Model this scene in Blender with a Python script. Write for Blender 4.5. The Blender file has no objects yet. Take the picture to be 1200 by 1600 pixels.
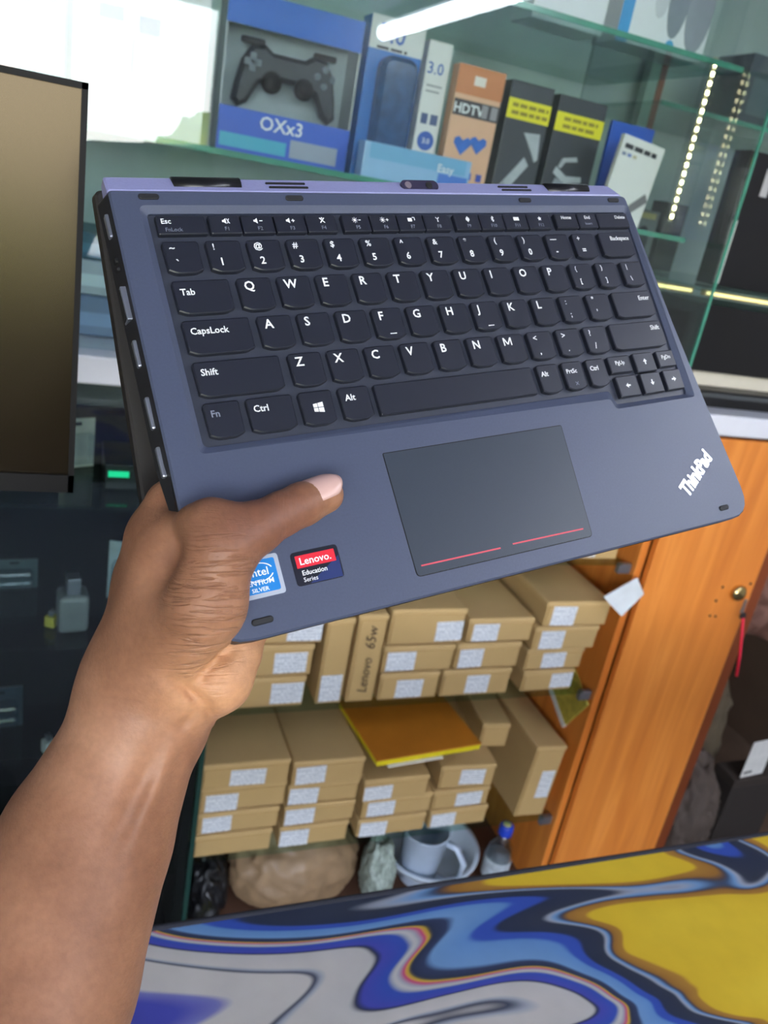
import bpy, bmesh, math, random
import numpy as np
from mathutils import Vector, Matrix, noise
from mathutils.geometry import tessellate_polygon
random.seed(7)
S = bpy.context.scene
COL = S.collection
PI = math.pi

# ------------------------------------------------------------------ camera
F = 1278.0                                   # focal length in pixels of the 1200 x 1600 frame
CAM = np.array([0.0, 0.0, 1.6])
ax_x = np.array([3200.0, 109.0, F]); ax_d = np.array([-600.0, 3240.0, F])
ax_x /= np.linalg.norm(ax_x); ax_d /= np.linalg.norm(ax_d)
ax_x = ax_x - (ax_x @ ax_d) / 2 * ax_d; ax_x /= np.linalg.norm(ax_x)
ax_d = ax_d - (ax_d @ ax_x) * ax_x; ax_d /= np.linalg.norm(ax_d)
ax_y = np.cross(ax_d, ax_x)
if ax_y[2] < 0: ax_y = -ax_y
R = np.array([ax_x, ax_y, -ax_d])            # world = R @ (right, down, forward)
def to_world(c): return Vector(CAM + R @ np.array(c, float))

cd = bpy.data.cameras.new('camera'); cam = bpy.data.objects.new('camera', cd); COL.objects.link(cam)
cd.sensor_fit = 'VERTICAL'; cd.sensor_height = 36.0; cd.lens = F / 1600 * 36.0
cd.clip_start = 0.02; cd.clip_end = 200
cr, cdn, cf = R[:, 0], R[:, 1], R[:, 2]
cam.matrix_world = Matrix(((cr[0], -cdn[0], -cf[0], CAM[0]), (cr[1], -cdn[1], -cf[1], CAM[1]),
                           (cr[2], -cdn[2], -cf[2], CAM[2]), (0, 0, 0, 1)))
cd.dof.use_dof = True; cd.dof.focus_distance = 0.37; cd.dof.aperture_fstop = 15.0
S.camera = cam

# ------------------------------------------------------------------ sky, exposure
S.view_settings.view_transform = 'Standard'; S.view_settings.look = 'None'
S.view_settings.gamma = 1.0; S.view_settings.use_curve_mapping = False
S.view_settings.exposure = 0.0
W = bpy.data.worlds.new('sky'); S.world = W; W.use_nodes = True
nt = W.node_tree; nt.nodes.clear()
o = nt.nodes.new('ShaderNodeOutputWorld'); bg = nt.nodes.new('ShaderNodeBackground')
tc = nt.nodes.new('ShaderNodeTexCoord'); sp = nt.nodes.new('ShaderNodeSeparateXYZ'); rp = nt.nodes.new('ShaderNodeValToRGB')
rp.color_ramp.elements[0].position = 0.0; rp.color_ramp.elements[0].color = (1.0, 0.98, 0.93, 1)
rp.color_ramp.elements[1].position = 0.7; rp.color_ramp.elements[1].color = (0.42, 0.60, 1.0, 1)
nt.links.new(tc.outputs['Generated'], sp.inputs[0]); nt.links.new(sp.outputs['Z'], rp.inputs[0])
nt.links.new(rp.outputs[0], bg.inputs[0]); nt.links.new(bg.outputs[0], o.inputs[0])
bg.inputs[1].default_value = 15.0
sl = bpy.data.lights.new('sun', 'SUN'); sl.energy = 16.0; sl.angle = 0.01; sl.color = (1.0, 0.95, 0.86)
sun = bpy.data.objects.new('sun', sl); COL.objects.link(sun); sun.rotation_euler = (math.radians(-42), 0, math.radians(18))

# ------------------------------------------------------------------ materials
def node(nt, kind, **kw):
    n = nt.nodes.new(kind)
    for k, v in kw.items():
        if k in n.inputs: n.inputs[k].default_value = v
        else: setattr(n, k, v)
    return n
def lin(c):
    return tuple(((v / 12.92) if v <= 0.04045 else ((v + 0.055) / 1.055) ** 2.4) for v in [x / 255 for x in c]) + (1.0,)
MATS = {}
def mat(name, rgb, rough=0.5, metal=0.0, spec=0.5, var=0.08, scale=40, bump=0.0, bscale=None, stretch=None, emit=None, estr=0, coat=0):
    """principled material; colour gets a noise variation, optional bump"""
    if name in MATS: return MATS[name]
    m = bpy.data.materials.new(name); m.use_nodes = True; nt = m.node_tree
    b = nt.nodes['Principled BSDF']; c = lin(rgb)
    b.inputs['Roughness'].default_value = rough; b.inputs['Metallic'].default_value = metal
    b.inputs['Specular IOR Level'].default_value = spec
    if coat: b.inputs['Coat Weight'].default_value = coat; b.inputs['Coat Roughness'].default_value = 0.1
    tc = node(nt, 'ShaderNodeTexCoord'); mp = node(nt, 'ShaderNodeMapping')
    if stretch: mp.inputs['Scale'].default_value = stretch
    nt.links.new(tc.outputs['Object'], mp.inputs[0])
    nz = node(nt, 'ShaderNodeTexNoise', Scale=scale, Detail=4.0); nt.links.new(mp.outputs[0], nz.inputs['Vector'])
    mx = node(nt, 'ShaderNodeMix', data_type='RGBA')
    mx.inputs[6].default_value = tuple(max(0, v * (1 - var * 2)) for v in c[:3]) + (1,)
    mx.inputs[7].default_value = tuple(min(1, v * (1 + var * 2)) for v in c[:3]) + (1,)
    nt.links.new(nz.outputs['Fac'], mx.inputs[0]); nt.links.new(mx.outputs[2], b.inputs['Base Color'])
    if bump:
        n2 = node(nt, 'ShaderNodeTexNoise', Scale=bscale or scale, Detail=3.0); nt.links.new(mp.outputs[0], n2.inputs['Vector'])
        bp = node(nt, 'ShaderNodeBump', Strength=bump, Distance=0.002); nt.links.new(n2.outputs['Fac'], bp.inputs['Height'])
        nt.links.new(bp.outputs[0], b.inputs['Normal'])
    if emit:
        b.inputs['Emission Color'].default_value = lin(emit); b.inputs['Emission Strength'].default_value = estr
    MATS[name] = m; return m
def glass_mat(name, tint, refl=1.8, rough=0.0, ior=1.5):
    m = bpy.data.materials.new(name); m.use_nodes = True; nt = m.node_tree; nt.nodes.clear()
    o = node(nt, 'ShaderNodeOutputMaterial'); t = node(nt, 'ShaderNodeBsdfTransparent'); g = node(nt, 'ShaderNodeBsdfGlossy')
    t.inputs[0].default_value = tint + (1,); g.inputs['Roughness'].default_value = rough
    fr = node(nt, 'ShaderNodeFresnel', IOR=ior); ml = node(nt, 'ShaderNodeMath', operation='MULTIPLY'); ml.inputs[1].default_value = refl
    ml.use_clamp = True; mx = node(nt, 'ShaderNodeMixShader')
    ge = node(nt, 'ShaderNodeNewGeometry'); bi = node(nt, 'ShaderNodeMath', operation='MULTIPLY_ADD'); bi.inputs[1].default_value = 1 / ior - ior; bi.inputs[2].default_value = ior
    nt.links.new(ge.outputs['Backfacing'], bi.inputs[0]); nt.links.new(bi.outputs[0], fr.inputs['IOR'])      # same mirror strength on both faces of a sheet
    nt.links.new(fr.outputs[0], ml.inputs[0]); nt.links.new(ml.outputs[0], mx.inputs[0])
    nt.links.new(t.outputs[0], mx.inputs[1]); nt.links.new(g.outputs[0], mx.inputs[2]); nt.links.new(mx.outputs[0], o.inputs[0])
    MATS[name] = m; return m
def ramp_nodes(nt, stops, interp='LINEAR'):
    r = node(nt, 'ShaderNodeValToRGB'); cr = r.color_ramp; cr.interpolation = interp
    while len(cr.elements) > 1: cr.elements.remove(cr.elements[-1])
    cr.elements[0].position = stops[0][0]; cr.elements[0].color = lin(stops[0][1])
    for p, c in stops[1:]:
        e = cr.elements.new(p); e.color = lin(c)
    return r

PANE = glass_mat('showcase_glass', (0.93, 0.97, 0.96), 1.0)
SHELF = glass_mat('shelf_glass', (0.80, 0.93, 0.89), 0.9)
DARKPANE = glass_mat('dark_glass', (0.82, 0.88, 0.87), 0.8)
CLEAR = glass_mat('clear_plastic', (0.90, 0.93, 0.95), 1.2, 0.12)
def wood_mat():
    m = bpy.data.materials.new('orange_wood'); m.use_nodes = True; nt = m.node_tree; b = nt.nodes['Principled BSDF']
    tc = node(nt, 'ShaderNodeTexCoord'); mp = node(nt, 'ShaderNodeMapping'); mp.inputs['Scale'].default_value = (1, 1, 0.06)
    nt.links.new(tc.outputs['Object'], mp.inputs[0])
    n1 = node(nt, 'ShaderNodeTexNoise', Scale=26.0, Detail=5.0, Distortion=0.6); nt.links.new(mp.outputs[0], n1.inputs['Vector'])
    r = ramp_nodes(nt, [(0.25, (204, 116, 46)), (0.48, (222, 134, 56)), (0.62, (234, 148, 66)), (0.8, (212, 122, 50))])
    nt.links.new(n1.outputs['Fac'], r.inputs[0]); nt.links.new(r.outputs[0], b.inputs['Base Color'])
    b.inputs['Roughness'].default_value = 0.38
    MATS['orange_wood'] = m; return m
WOOD = wood_mat()
CARD = mat('cardboard', (188, 158, 106), 0.85, spec=0.2, var=0.05, scale=12, bump=0.12, bscale=300)
CARD2 = mat('cardboard_lid', (196, 166, 114), 0.85, spec=0.2, var=0.05, scale=12, bump=0.12, bscale=300)
WHITE = mat('white_laminate', (222, 224, 232), 0.35, var=0.02)
BLACKP = mat('black_plastic', (16, 16, 17), 0.5, spec=.3, var=0.1)
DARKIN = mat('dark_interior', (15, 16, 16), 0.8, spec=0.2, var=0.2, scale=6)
def label_mat():
    """white paper label with rows of small grey print"""
    m = bpy.data.materials.new('printed_label'); m.use_nodes = True; nt = m.node_tree; b = nt.nodes['Principled BSDF']
    b.inputs['Roughness'].default_value = 0.7
    tc = node(nt, 'ShaderNodeTexCoord'); sp = node(nt, 'ShaderNodeSeparateXYZ'); nt.links.new(tc.outputs['Object'], sp.inputs[0])
    m1 = node(nt, 'ShaderNodeMath', operation='MULTIPLY'); m1.inputs[1].default_value = 2 * PI / 0.0065
    s1 = node(nt, 'ShaderNodeMath', operation='SINE'); g1 = node(nt, 'ShaderNodeMath', operation='GREATER_THAN'); g1.inputs[1].default_value = 0.1
    nt.links.new(sp.outputs['Z'], m1.inputs[0]); nt.links.new(m1.outputs[0], s1.inputs[0]); nt.links.new(s1.outputs[0], g1.inputs[0])
    mp = node(nt, 'ShaderNodeMapping'); mp.inputs['Scale'].default_value = (420, 1, 160); nt.links.new(tc.outputs['Object'], mp.inputs[0])
    nz = node(nt, 'ShaderNodeTexNoise', Scale=1.0, Detail=1.0); nt.links.new(mp.outputs[0], nz.inputs['Vector'])
    g2 = node(nt, 'ShaderNodeMath', operation='GREATER_THAN'); g2.inputs[1].default_value = 0.47; nt.links.new(nz.outputs['Fac'], g2.inputs[0])
    ml = node(nt, 'ShaderNodeMath', operation='MULTIPLY'); nt.links.new(g1.outputs[0], ml.inputs[0]); nt.links.new(g2.outputs[0], ml.inputs[1])
    mx = node(nt, 'ShaderNodeMix', data_type='RGBA'); mx.inputs[6].default_value = lin((226, 230, 232)); mx.inputs[7].default_value = lin((160, 168, 176))
    nt.links.new(ml.outputs[0], mx.inputs[0]); nt.links.new(mx.outputs[2], b.inputs['Base Color'])
    MATS['printed_label'] = m; return m
LABEL = label_mat()

# ------------------------------------------------------------------ mesh helpers
class MB:
    def __init__(s): s.v = []; s.f = []
    def add(s, vs, fs):
        n = len(s.v); s.v += [tuple(v) for v in vs]; s.f += [tuple(i + n for i in f) for f in fs]; return s
    def box(s, a, b):
        x0, y0, z0 = a; x1, y1, z1 = b
        return s.add([(x0, y0, z0), (x1, y0, z0), (x1, y1, z0), (x0, y1, z0), (x0, y0, z1), (x1, y0, z1), (x1, y1, z1), (x0, y1, z1)],
                     [(0, 3, 2, 1), (4, 5, 6, 7), (0, 1, 5, 4), (1, 2, 6, 5), (2, 3, 7, 6), (3, 0, 4, 7)])
    def prism(s, poly, rings):
        """poly: list of (x, y) ccw; rings: list of (z, inset-polygon or None) stacked bottom to top"""
        n = len(poly); vs = []; fs = []
        for z, pl in rings: vs += [(p[0], p[1], z) for p in (pl or poly)]
        for k in range(len(rings) - 1):
            for i in range(n):
                j = (i + 1) % n; fs.append((k * n + i, k * n + j, (k + 1) * n + j, (k + 1) * n + i))
        fs.append(tuple(reversed(range(n)))); fs.append(tuple(range((len(rings) - 1) * n, len(rings) * n)))
        return s.add(vs, fs)
    def tube(s, pts, rad, seg=10, cap=True):
        pts = [Vector(p) for p in pts]; rs = rad if isinstance(rad, (list, tuple)) else [rad] * len(pts); vs = []; fs = []
        up = Vector((0, 0, 1)); n = len(pts)
        for i, p in enumerate(pts):
            t = (pts[min(i + 1, n - 1)] - pts[max(i - 1, 0)]).normalized()
            a = t.cross(up) if abs(t.dot(up)) < 0.95 else t.cross(Vector((1, 0, 0)))
            a.normalize(); b = a.cross(t)
            for k in range(seg):
                q = 2 * PI * k / seg; vs.append(p + (a * math.cos(q) + b * math.sin(q)) * rs[i])
        for i in range(n - 1):
            for k in range(seg):
                l = (k + 1) % seg; fs.append((i * seg + k, i * seg + l, (i + 1) * seg + l, (i + 1) * seg + k))
        if cap: fs.append(tuple(range(seg))); fs.append(tuple(reversed(range((n - 1) * seg, n * seg))))
        return s.add(vs, fs)
    def lathe(s, prof, seg=28, c=(0, 0, 0)):
        vs = []; fs = []; n = len(prof)
        for r, z in prof:
            for k in range(seg):
                q = 2 * PI * k / seg; vs.append((c[0] + r * math.cos(q), c[1] + r * math.sin(q), c[2] + z))
        for i in range(n - 1):
            for k in range(seg):
                l = (k + 1) % seg; fs.append((i * seg + k, i * seg + l, (i + 1) * seg + l, (i + 1) * seg + k))
        fs.append(tuple(reversed(range(seg)))); fs.append(tuple(range((n - 1) * seg, n * seg)))
        return s.add(vs, fs)
    def build(s, name, m, parent=None, smooth=False, bevel=0, loc=None, rot=None):
        me = bpy.data.meshes.new(name); me.from_pydata(s.v, [], s.f); me.update()
        bm = bmesh.new(); bm.from_mesh(me); bmesh.ops.recalc_face_normals(bm, faces=bm.faces); bm.to_mesh(me); bm.free()
        return link(name, me, m, parent, smooth, bevel, loc, rot)
def link(name, me, m, parent=None, smooth=False, bevel=0, loc=None, rot=None):
    ob = bpy.data.objects.new(name, me); COL.objects.link(ob)
    if m is not None and not me.materials: me.materials.append(m)
    if parent: ob.parent = parent
    if smooth:
        for p in me.polygons: p.use_smooth = True
    if bevel:
        b = ob.modifiers.new('bevel', 'BEVEL'); b.width = bevel; b.segments = 2; b.limit_method = 'ANGLE'
    if loc: ob.location = loc
    if rot: ob.rotation_euler = rot
    return ob
def tag(ob, label, cat, group=None):
    ob['label'] = label; ob['category'] = cat
    if group: ob['group'] = group
    return ob
def thing(name, label, cat, loc=(0, 0, 0), rz=0, group=None):
    ob = bpy.data.objects.new(name, None); COL.objects.link(ob); ob.empty_display_size = 0.05
    ob.location = loc; ob.rotation_euler = (0, 0, rz); return tag(ob, label, cat, group)
def struct(ob): ob['kind'] = 'structure'; return ob
def rrect(x0, y0, x1, y1, r, seg=4):
    r = min(r, (x1 - x0) / 2 - 1e-6, (y1 - y0) / 2 - 1e-6)
    out = []
    for cx, cy, a0 in ((x1 - r, y0 + r, -90), (x1 - r, y1 - r, 0), (x0 + r, y1 - r, 90), (x0 + r, y0 + r, 180)):
        for k in range(seg + 1):
            a = math.radians(a0 + 90 * k / seg); out.append((cx + r * math.cos(a), cy + r * math.sin(a)))
    return out
def offset_poly(poly, d):
    """move each edge of a ccw polygon inward by d"""
    n = len(poly); out = []
    for i in range(n):
        p0, p1, p2 = Vector(poly[i - 1]), Vector(poly[i]), Vector(poly[(i + 1) % n])
        a = (p1 - p0).normalized(); b = (p2 - p1).normalized()
        na, nb = Vector((-a.y, a.x)), Vector((-b.y, b.x)); m = na + nb
        if m.length < 1e-6: m = na
        m.normalize(); k = d / max(0.35, m.dot(na)); out.append((p1.x + m.x * k, p1.y + m.y * k))
    return out
def text_mesh(body, size, bold=0.0, shear=0.0, align='LEFT', sx=1.0):
    cu = bpy.data.curves.new('lettering', 'FONT'); cu.body = body; cu.size = size; cu.offset = bold * size; cu.shear = shear
    cu.align_x = align; cu.extrude = 0.00004; cu.resolution_u = 2
    ob = bpy.data.objects.new('lettering', cu); me = bpy.data.meshes.new_from_object(ob)
    bpy.data.objects.remove(ob); bpy.data.curves.remove(cu)
    if sx != 1.0: me.transform(Matrix.Diagonal((sx, 1, 1, 1)))
    return me
def front_text(parent, body, size, m, x, z, y=-0.0006, bold=0.01, rot=0.0, align='LEFT', name='printed_text', sx=1.0, shear=0.0):
    """lettering on a face that looks towards -Y, at parent's local x, z"""
    me = text_mesh(body, size, bold, shear, align, sx); ob = link(name, me, m, parent)
    ob.location = (x, y, z); ob.rotation_euler = (PI / 2, rot, 0); return ob

# ------------------------------------------------------------------ room shell
YF = 1.25                                    # front plane of the back cabinet
PLAST = mat('wall_paint', (176, 172, 168), 0.8, var=0.04, scale=4)
struct(MB().box((-2.0, -2.7, -0.06), (3.4, 2.1, 0)).build('floor', mat('floor_tile', (78, 72, 66), 0.5, var=0.1, scale=5)))
struct(MB().box((-2.0, -2.7, 2.52), (3.4, 2.1, 2.6)).build('ceiling', mat('ceiling_paint', (205, 205, 236), 0.7, var=0.03, scale=3)))
struct(MB().box((-2.0, 2.0, 0), (3.4, 2.1, 2.52)).build('wall_back', mat('back_wall_paint', (186, 204, 198), 0.5, var=0.15, scale=4)))
struct(MB().box((-2.1, -2.7, 0), (-2.0, 2.1, 2.52)).build('wall_left', PLAST))
struct(MB().box((3.4, -2.7, 0), (3.5, 2.1, 2.52)).build('wall_right', PLAST))
wf = MB().box((0.75, -2.8, 0), (3.4, -2.7, 2.52)); wf.box((-2.0, -2.8, 2.36), (0.75, -2.7, 2.52))
wf.box((-2.0, -2.8, 0), (0.75, -2.7, 0.95))  # unseen knee wall, added to darken the lower part of the monitor's reflection
struct(wf.build('wall_front', PLAST))
struct(MB().box((-30, -40, -0.2), (30, -2.8, -0.06)).build('ground', mat('street', (196, 186, 168), 0.9, var=0.1, scale=1.5)))

# ceiling tube light (mirrored in the showcase pane and in the laptop's emblem)
tl = thing('tube_light', 'long white tube light fixed along the ceiling, mirrored in the showcase glass', 'lamp', (1.68, -1.1, 2.44))
MB().tube([(0, -1.55, 0), (0, 1.5, 0)], 0.040, 14).build('tube', mat('tube_glow', (255, 255, 255), 0.4, emit=(240, 246, 255), estr=34), tl, True)
MB().box((-0.05, -1.6, 0.03), (0.05, 1.55, 0.08)).build('housing', WHITE, tl, bevel=0.004)
for y in (-1.58, 1.53): MB().box((-0.043, y - 0.02, -0.043), (0.043, y + 0.02, 0.03)).build('end_cap', WHITE, tl, bevel=0.004)

# ------------------------------------------------------------------ laptop
LAX = np.array([0.86857677, -0.17293357, 0.46505729]); LBX = np.array([0.26801672, 0.95202053, -0.14565104])
LAX /= np.linalg.norm(LAX); LBX -= LAX * (LAX @ LBX); LBX /= np.linalg.norm(LBX); LNX = np.cross(LAX, LBX)
LORG = np.array([-99.5628, -132.4072, 350.1599]) / 1000
lx, ly, lz = R @ LAX, -(R @ LBX), -(R @ LNX); lo = to_world(LORG)
LM = Matrix(((lx[0], ly[0], lz[0], lo[0]), (lx[1], ly[1], lz[1], lo[1]), (lx[2], ly[2], lz[2], lo[2]), (0, 0, 0, 1)))
lap = thing('laptop', 'black convertible laptop folded back and held up at its lower left corner by the hand', 'laptop')
lap.matrix_world = LM
DECK = mat('laptop_shell', (66, 73, 94), 0.40, var=0.06, scale=900, bump=0.06, bscale=2500)
KEYM = mat('key_plastic', (28, 31, 42), 0.36, var=0.05, scale=300)
PANM = mat('keyboard_panel', (48, 52, 64), 0.42, var=0.05, scale=500)
LEGM = mat('key_legend', (232, 234, 236), 0.6, var=0.02)
LEGD = mat('key_legend_dim', (120, 126, 140), 0.6, var=0.02)
GLOSSK = mat('hinge_black', (12, 12, 13), 0.3)
def P2(pts): return [(u / 1000, -v / 1000) for u, v in pts]
def uvrect(u0, v0, u1, v1, r=0.5, seg=3): return rrect(u0 / 1000, -v1 / 1000, u1 / 1000, -v0 / 1000, r / 1000, seg)
def roundpoly(pts, seg=5):
    """pts: (x, y, r) ccw -> polygon with rounded corners"""
    out = []; n = len(pts)
    for i in range(n):
        p0, p1, p2 = [Vector(pts[k % n][:2]) for k in (i - 1, i, i + 1)]; r = pts[i][2]
        if r <= 0: out.append(tuple(p1)); continue
        a = (p0 - p1).normalized(); b = (p2 - p1).normalized(); ang = a.angle(b); d = min(r / math.tan(ang / 2), (p0 - p1).length * .45, (p2 - p1).length * .45)
        s, e = p1 + a * d, p1 + b * d
        for k in range(seg + 1):
            t = k / seg; q = s * (1 - t) ** 2 + p1 * 2 * t * (1 - t) + e * t * t; out.append(tuple(q))
    return out
m_ = 0.001
outer = roundpoly([(-.0170, .0062, .002), (-.0192, -.115, 0), (-.0199, -.148, 0), (-.0206, -.1914, .019), (.2935, -.1932, .015), (.2868, -.1223, 0), (.2832, -.0764, 0), (.2797, .0058, .004)])
recess = roundpoly([(-.0058, -.0012, .003), (-.0062, -.1135, .003), (.2175, -.1155, .003), (.2195, -.1215, .003), (.2800, -.1212, .002), (.2785, -.0008, .003)])
well = roundpoly([(-.0028, -.0042, .002), (-.0034, -.1106, .003), (.2200, -.1106, .002), (.2228, -.1185, .002), (.2762, -.1185, .002), (.2766, -.0042, .002)])
# deck: top with a keyboard recess, chamfered rim, side wall and underside
mb = MB(); n = len(outer); oi = offset_poly(outer, .0009); ob_ = offset_poly(outer, .002)
tri = tessellate_polygon([[Vector((x, y, 0)) for x, y in oi], [Vector((x, y, 0)) for x, y in recess]])
mb.add([(x, y, 0) for x, y in oi + recess], tri)
mb2 = MB()
def ring(mb, A, za, B, zb):
    k = len(A); mb.add([(x, y, za) for x, y in A] + [(x, y, zb) for x, y in B], [(i, (i + 1) % k, k + (i + 1) % k, k + i) for i in range(k)])
ring(mb, oi, 0, outer, -.0009); ff_ = lambda y: max(0.0, min(1.0, (y + .148) / .03))
fl_ = [(x - (.0032 * ff_(y) if x < 0 else 0), y) for x, y in outer]; fo_ = [(x - (.0028 * ff_(y) if x < 0 else 0), y) for x, y in ob_]
ring(mb, outer, -.0009, fl_, -.010); ring(mb, fl_, -.010, fo_, -.0125)
mb.add([(x, y, -.0125) for x, y in fo_], [tuple(range(n))])
ring(mb, recess, 0, well, -.0018); ring(mb, well, -.0018, well, -.0034)
base = mb.build('keyboard_base', DECK, lap)
base.data.materials.append(mat('laptop_side', (24, 24, 27), 0.45))
for p in base.data.polygons:
    if p.normal.z < .7 and p.center.z < -.0012 and abs(p.normal.z) < .9 and not (-.006 < p.center.x < .28 and -.122 < p.center.y < 0): p.material_index = 1
kp = MB(); kp.prism(well, [(-.0034, None), (-.0028, offset_poly(well, .0002))]); kp.build('keyboard_panel', PANM, lap)
# spine strip behind the deck with two hinges, speaker slots and camera
strip = roundpoly([(-.0172, -.0062 + .0122, .0), (.2778, .0058, .0), (.2740, .0158, .004), (-.0165, .0160, .002)])
mb = MB(); so_ = offset_poly(strip, .0010); zt = lambda p: -.0006 - max(0, (p[1] - .006)) * .45
ns = len(strip); mb.add([(x, y, -.011) for x, y in strip] + [(p[0], p[1], zt(p) - .0008) for p in strip] + [(p[0], p[1], zt(p)) for p in so_],
    [(i, (i + 1) % ns, ns + (i + 1) % ns, ns + i) for i in range(ns)] + [(ns + i, ns + (i + 1) % ns, 2 * ns + (i + 1) % ns, 2 * ns + i) for i in range(ns)] + [tuple(range(2 * ns, 3 * ns)), tuple(reversed(range(ns)))])
mb.build('spine', mat('spine_sheen', (138, 140, 182), 0.32, var=0.05, scale=900), lap)  # pale lavender base colour holds the bright reflection on the sloped spine
for u0, u1 in ((12.4, 43.7), (224.6, 255)):
    hb = MB(); seg = 16
    hb.tube([(u0 / 1000, .0115, -.0056), (u1 / 1000, .0115, -.0056)], .0043, seg); hb.build('hinge', GLOSSK, lap, True)
SLOT = mat('slot_black', (6, 6, 7), 0.7)
for u0, u1, v in ((56.3, 76.5, -12.3), (57, 77, -9.4), (191, 211.5, -12.3), (192, 212.3, -9.6)):
    MB().prism(uvrect(u0, v - .55, u1, v + .55, .5), [(-.0060, None), (-.0015 - (-v - 9) * .00045, None)]).build('speaker_slot', SLOT, lap)
cn = MB().prism(uvrect(129.4, -14.8, 151.8, -9.0, 2.8, 6), [(-.0060, None), (-.0022, None)]).build('camera_cover', mat('camera_cover', (48, 44, 66), 0.2), lap)
for u, mm in ((133.5, mat('camera_ring', (110, 100, 110), 0.3)), (146, SLOT)):
    MB().lathe([(.0019, -.0024), (.0019, -.0019), (.0012, -.0018)], 14, (u / 1000, .0119, 0)).build('camera_lens', mm, cn)
RUB = mat('rubber_bumper', (26, 27, 31), 0.65)
for u, v, w in ((-.6, -2.8, 4.5), (67.2, -2.5, 4.5), (203.5, -2.1, 4.2), (268.7, -2.4, 4.2), (2.2, 184.8, 4.6), (272.4, 186, 3.6)):
    pl = uvrect(u - w, v - 1.35, u + w, v + 1.35, 1.3, 5)
    MB().prism(pl, [(-.0002, None), (.0004, None), (.0008, offset_poly(pl, .0004))]).build('rubber_bumper', RUB, lap)
# trackpad
tp = roundpoly([(.0751, -.1250, .001), (.0750, -.1828, .0025), (.1772, -.1839, .0025), (.1796, -.1252, .001)])
MB().prism(tp, [(.00002, None), (.00006, None)]).build('trackpad_gap', SLOT, lap)
MB().prism(offset_poly(tp, .0004), [(.00003, None), (.00022, None)]).build('trackpad', mat('trackpad', (45, 53, 64), 0.36, var=0.04, scale=1500), lap)
REDL = mat('red_line', (196, 70, 84), 0.5)
for u0, v0, u1, v1 in ((78.5, 178.2, 121.9, 178.8), (129.2, 178.3, 172.7, 179.1)):
    MB().prism(P2([(u0, v0 + .35), (u1, v1 + .35), (u1, v1 - .35), (u0, v0 - .35)]), [(.0002, None), (.00027, None)]).build('button_line', REDL, lap)
# lid folded back under the base
TH = math.radians(21.0); LID0 = np.array([-.0115]); 
lid_m = Matrix.Translation((0, .0115, -.0155)) @ Matrix.Rotation(TH, 4, 'X')
lp = roundpoly([(-.0190, .004, .003), (-.0190, -.199, .011), (.2890, -.199, .011), (.2850, .004, .003)])
li = offset_poly(lp, .0012)
mb = MB(); mb.prism(lp, [(-.0095, li), (-.0083, None), (-.0012, None), (0, li)])
lid = mb.build('lid', mat('lid_shell', (32, 29, 27), 0.5, var=0.08, scale=500), lap); lid.matrix_local = lid_m
MB().box((-.008, -.185, -.0099), (.279, -.004, -.0093)).build('screen', mat('laptop_screen', (8, 8, 10), 0.1), lid)
for u in (14, 226):   # hinge brackets that carry the lid
    MB().box((u / 1000, .006, -.016), ((u + 28) / 1000, .016, -.006)).build('hinge_bracket', GLOSSK, lap, bevel=.002)
# ports along the left side
STEEL = mat('port_steel', (150, 155, 165), 0.3, metal=0.8)
for v, l, kind in ((8, 11, 0), (24, 2.5, 2), (28, 2, 2), (44, 15, 1), (66, 12, 0), (92, 14, 0), (113, 13, 0)):
    eu = -17.0 - (v / 191.0) * 3.6 - 1.9; X0 = eu / 1000
    if kind == 1:
        pr = MB().box((X0 - .0012, -(v + l / 2) / 1000, -.0092), (X0 + .004, -(v - l / 2) / 1000, -.0030)).build('side_port', STEEL, lap, bevel=.0004)
        MB().box((X0 - .0015, -(v + l / 2 - 1) / 1000, -.0084), (X0, -(v - l / 2 + 1) / 1000, -.0042)).build('port_opening', SLOT, pr)
    else:
        MB().box((X0 - .0008, -(v + l / 2) / 1000, -.0074), (X0 + .003, -(v - l / 2) / 1000, -.0040)).build('side_port', STEEL if kind == 0 else SLOT, lap, bevel=.0008)
# keys
def keycap(u0, v0, u1, v1, curved=True):
    x0, x1, y1, y0 = u0 / 1000, u1 / 1000, -v0 / 1000, -v1 / 1000
    if not curved:
        pl = rrect(x0, y0, x1, y1, .0006, 2)
    else:
        r = .0011; w = x1 - x0; sag = .0016; pl = []
        e = min(.004, w * .3)                       # bottom edge: flat middle falling away to raised corners
        for t in (0, .25, .5, .75, 1): pl.append((x0 + .0006 + (1 - math.cos(t * PI / 2)) * e * .2 + t * e, y0 + sag * (1 - math.sin(t * PI / 2)) + .0002))
        pl += [(x1 - (p[0] - x0), p[1]) for p in reversed(pl)]
        pl[0] = (x0 + .00025, y0 + sag * 1.15); pl[-1] = (x1 - .00025, y0 + sag * 1.15)
        pl += [(x1, y1 - r), (x1 - r * .3, y1 - r * .3), (x1 - r, y1), (x0 + r, y1), (x0 + r * .3, y1 - r * .3), (x0, y1 - r)]
    top = offset_poly(pl, .0005)
    return MB().prism(pl, [(-.0030, None), (-.0004, None), (0, top)]).build('keycap', KEYM, lap)
def legend(key, body, size, u, v, m=None, bold=0.015, align='LEFT', sx=1.0):
    ob = link('legend', text_mesh(body, size / 1000, bold, 0, align, sx), m or LEGM, key); ob.location = (u / 1000, -v / 1000, .00005); return ob
def glyph(key, polys, u, v, m=None):
    mb = MB()
    for pl in polys:
        n = len(pl); mb.add([((u + x) / 1000, -(v + y) / 1000, .00006) for x, y in pl], [tuple(range(n))])
    return mb.build('legend', m or LEGM, key)
def disc(cx, cy, r, n=10): return [(cx + r * math.cos(2 * PI * k / n), cy + r * math.sin(2 * PI * k / n)) for k in range(n)]
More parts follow.
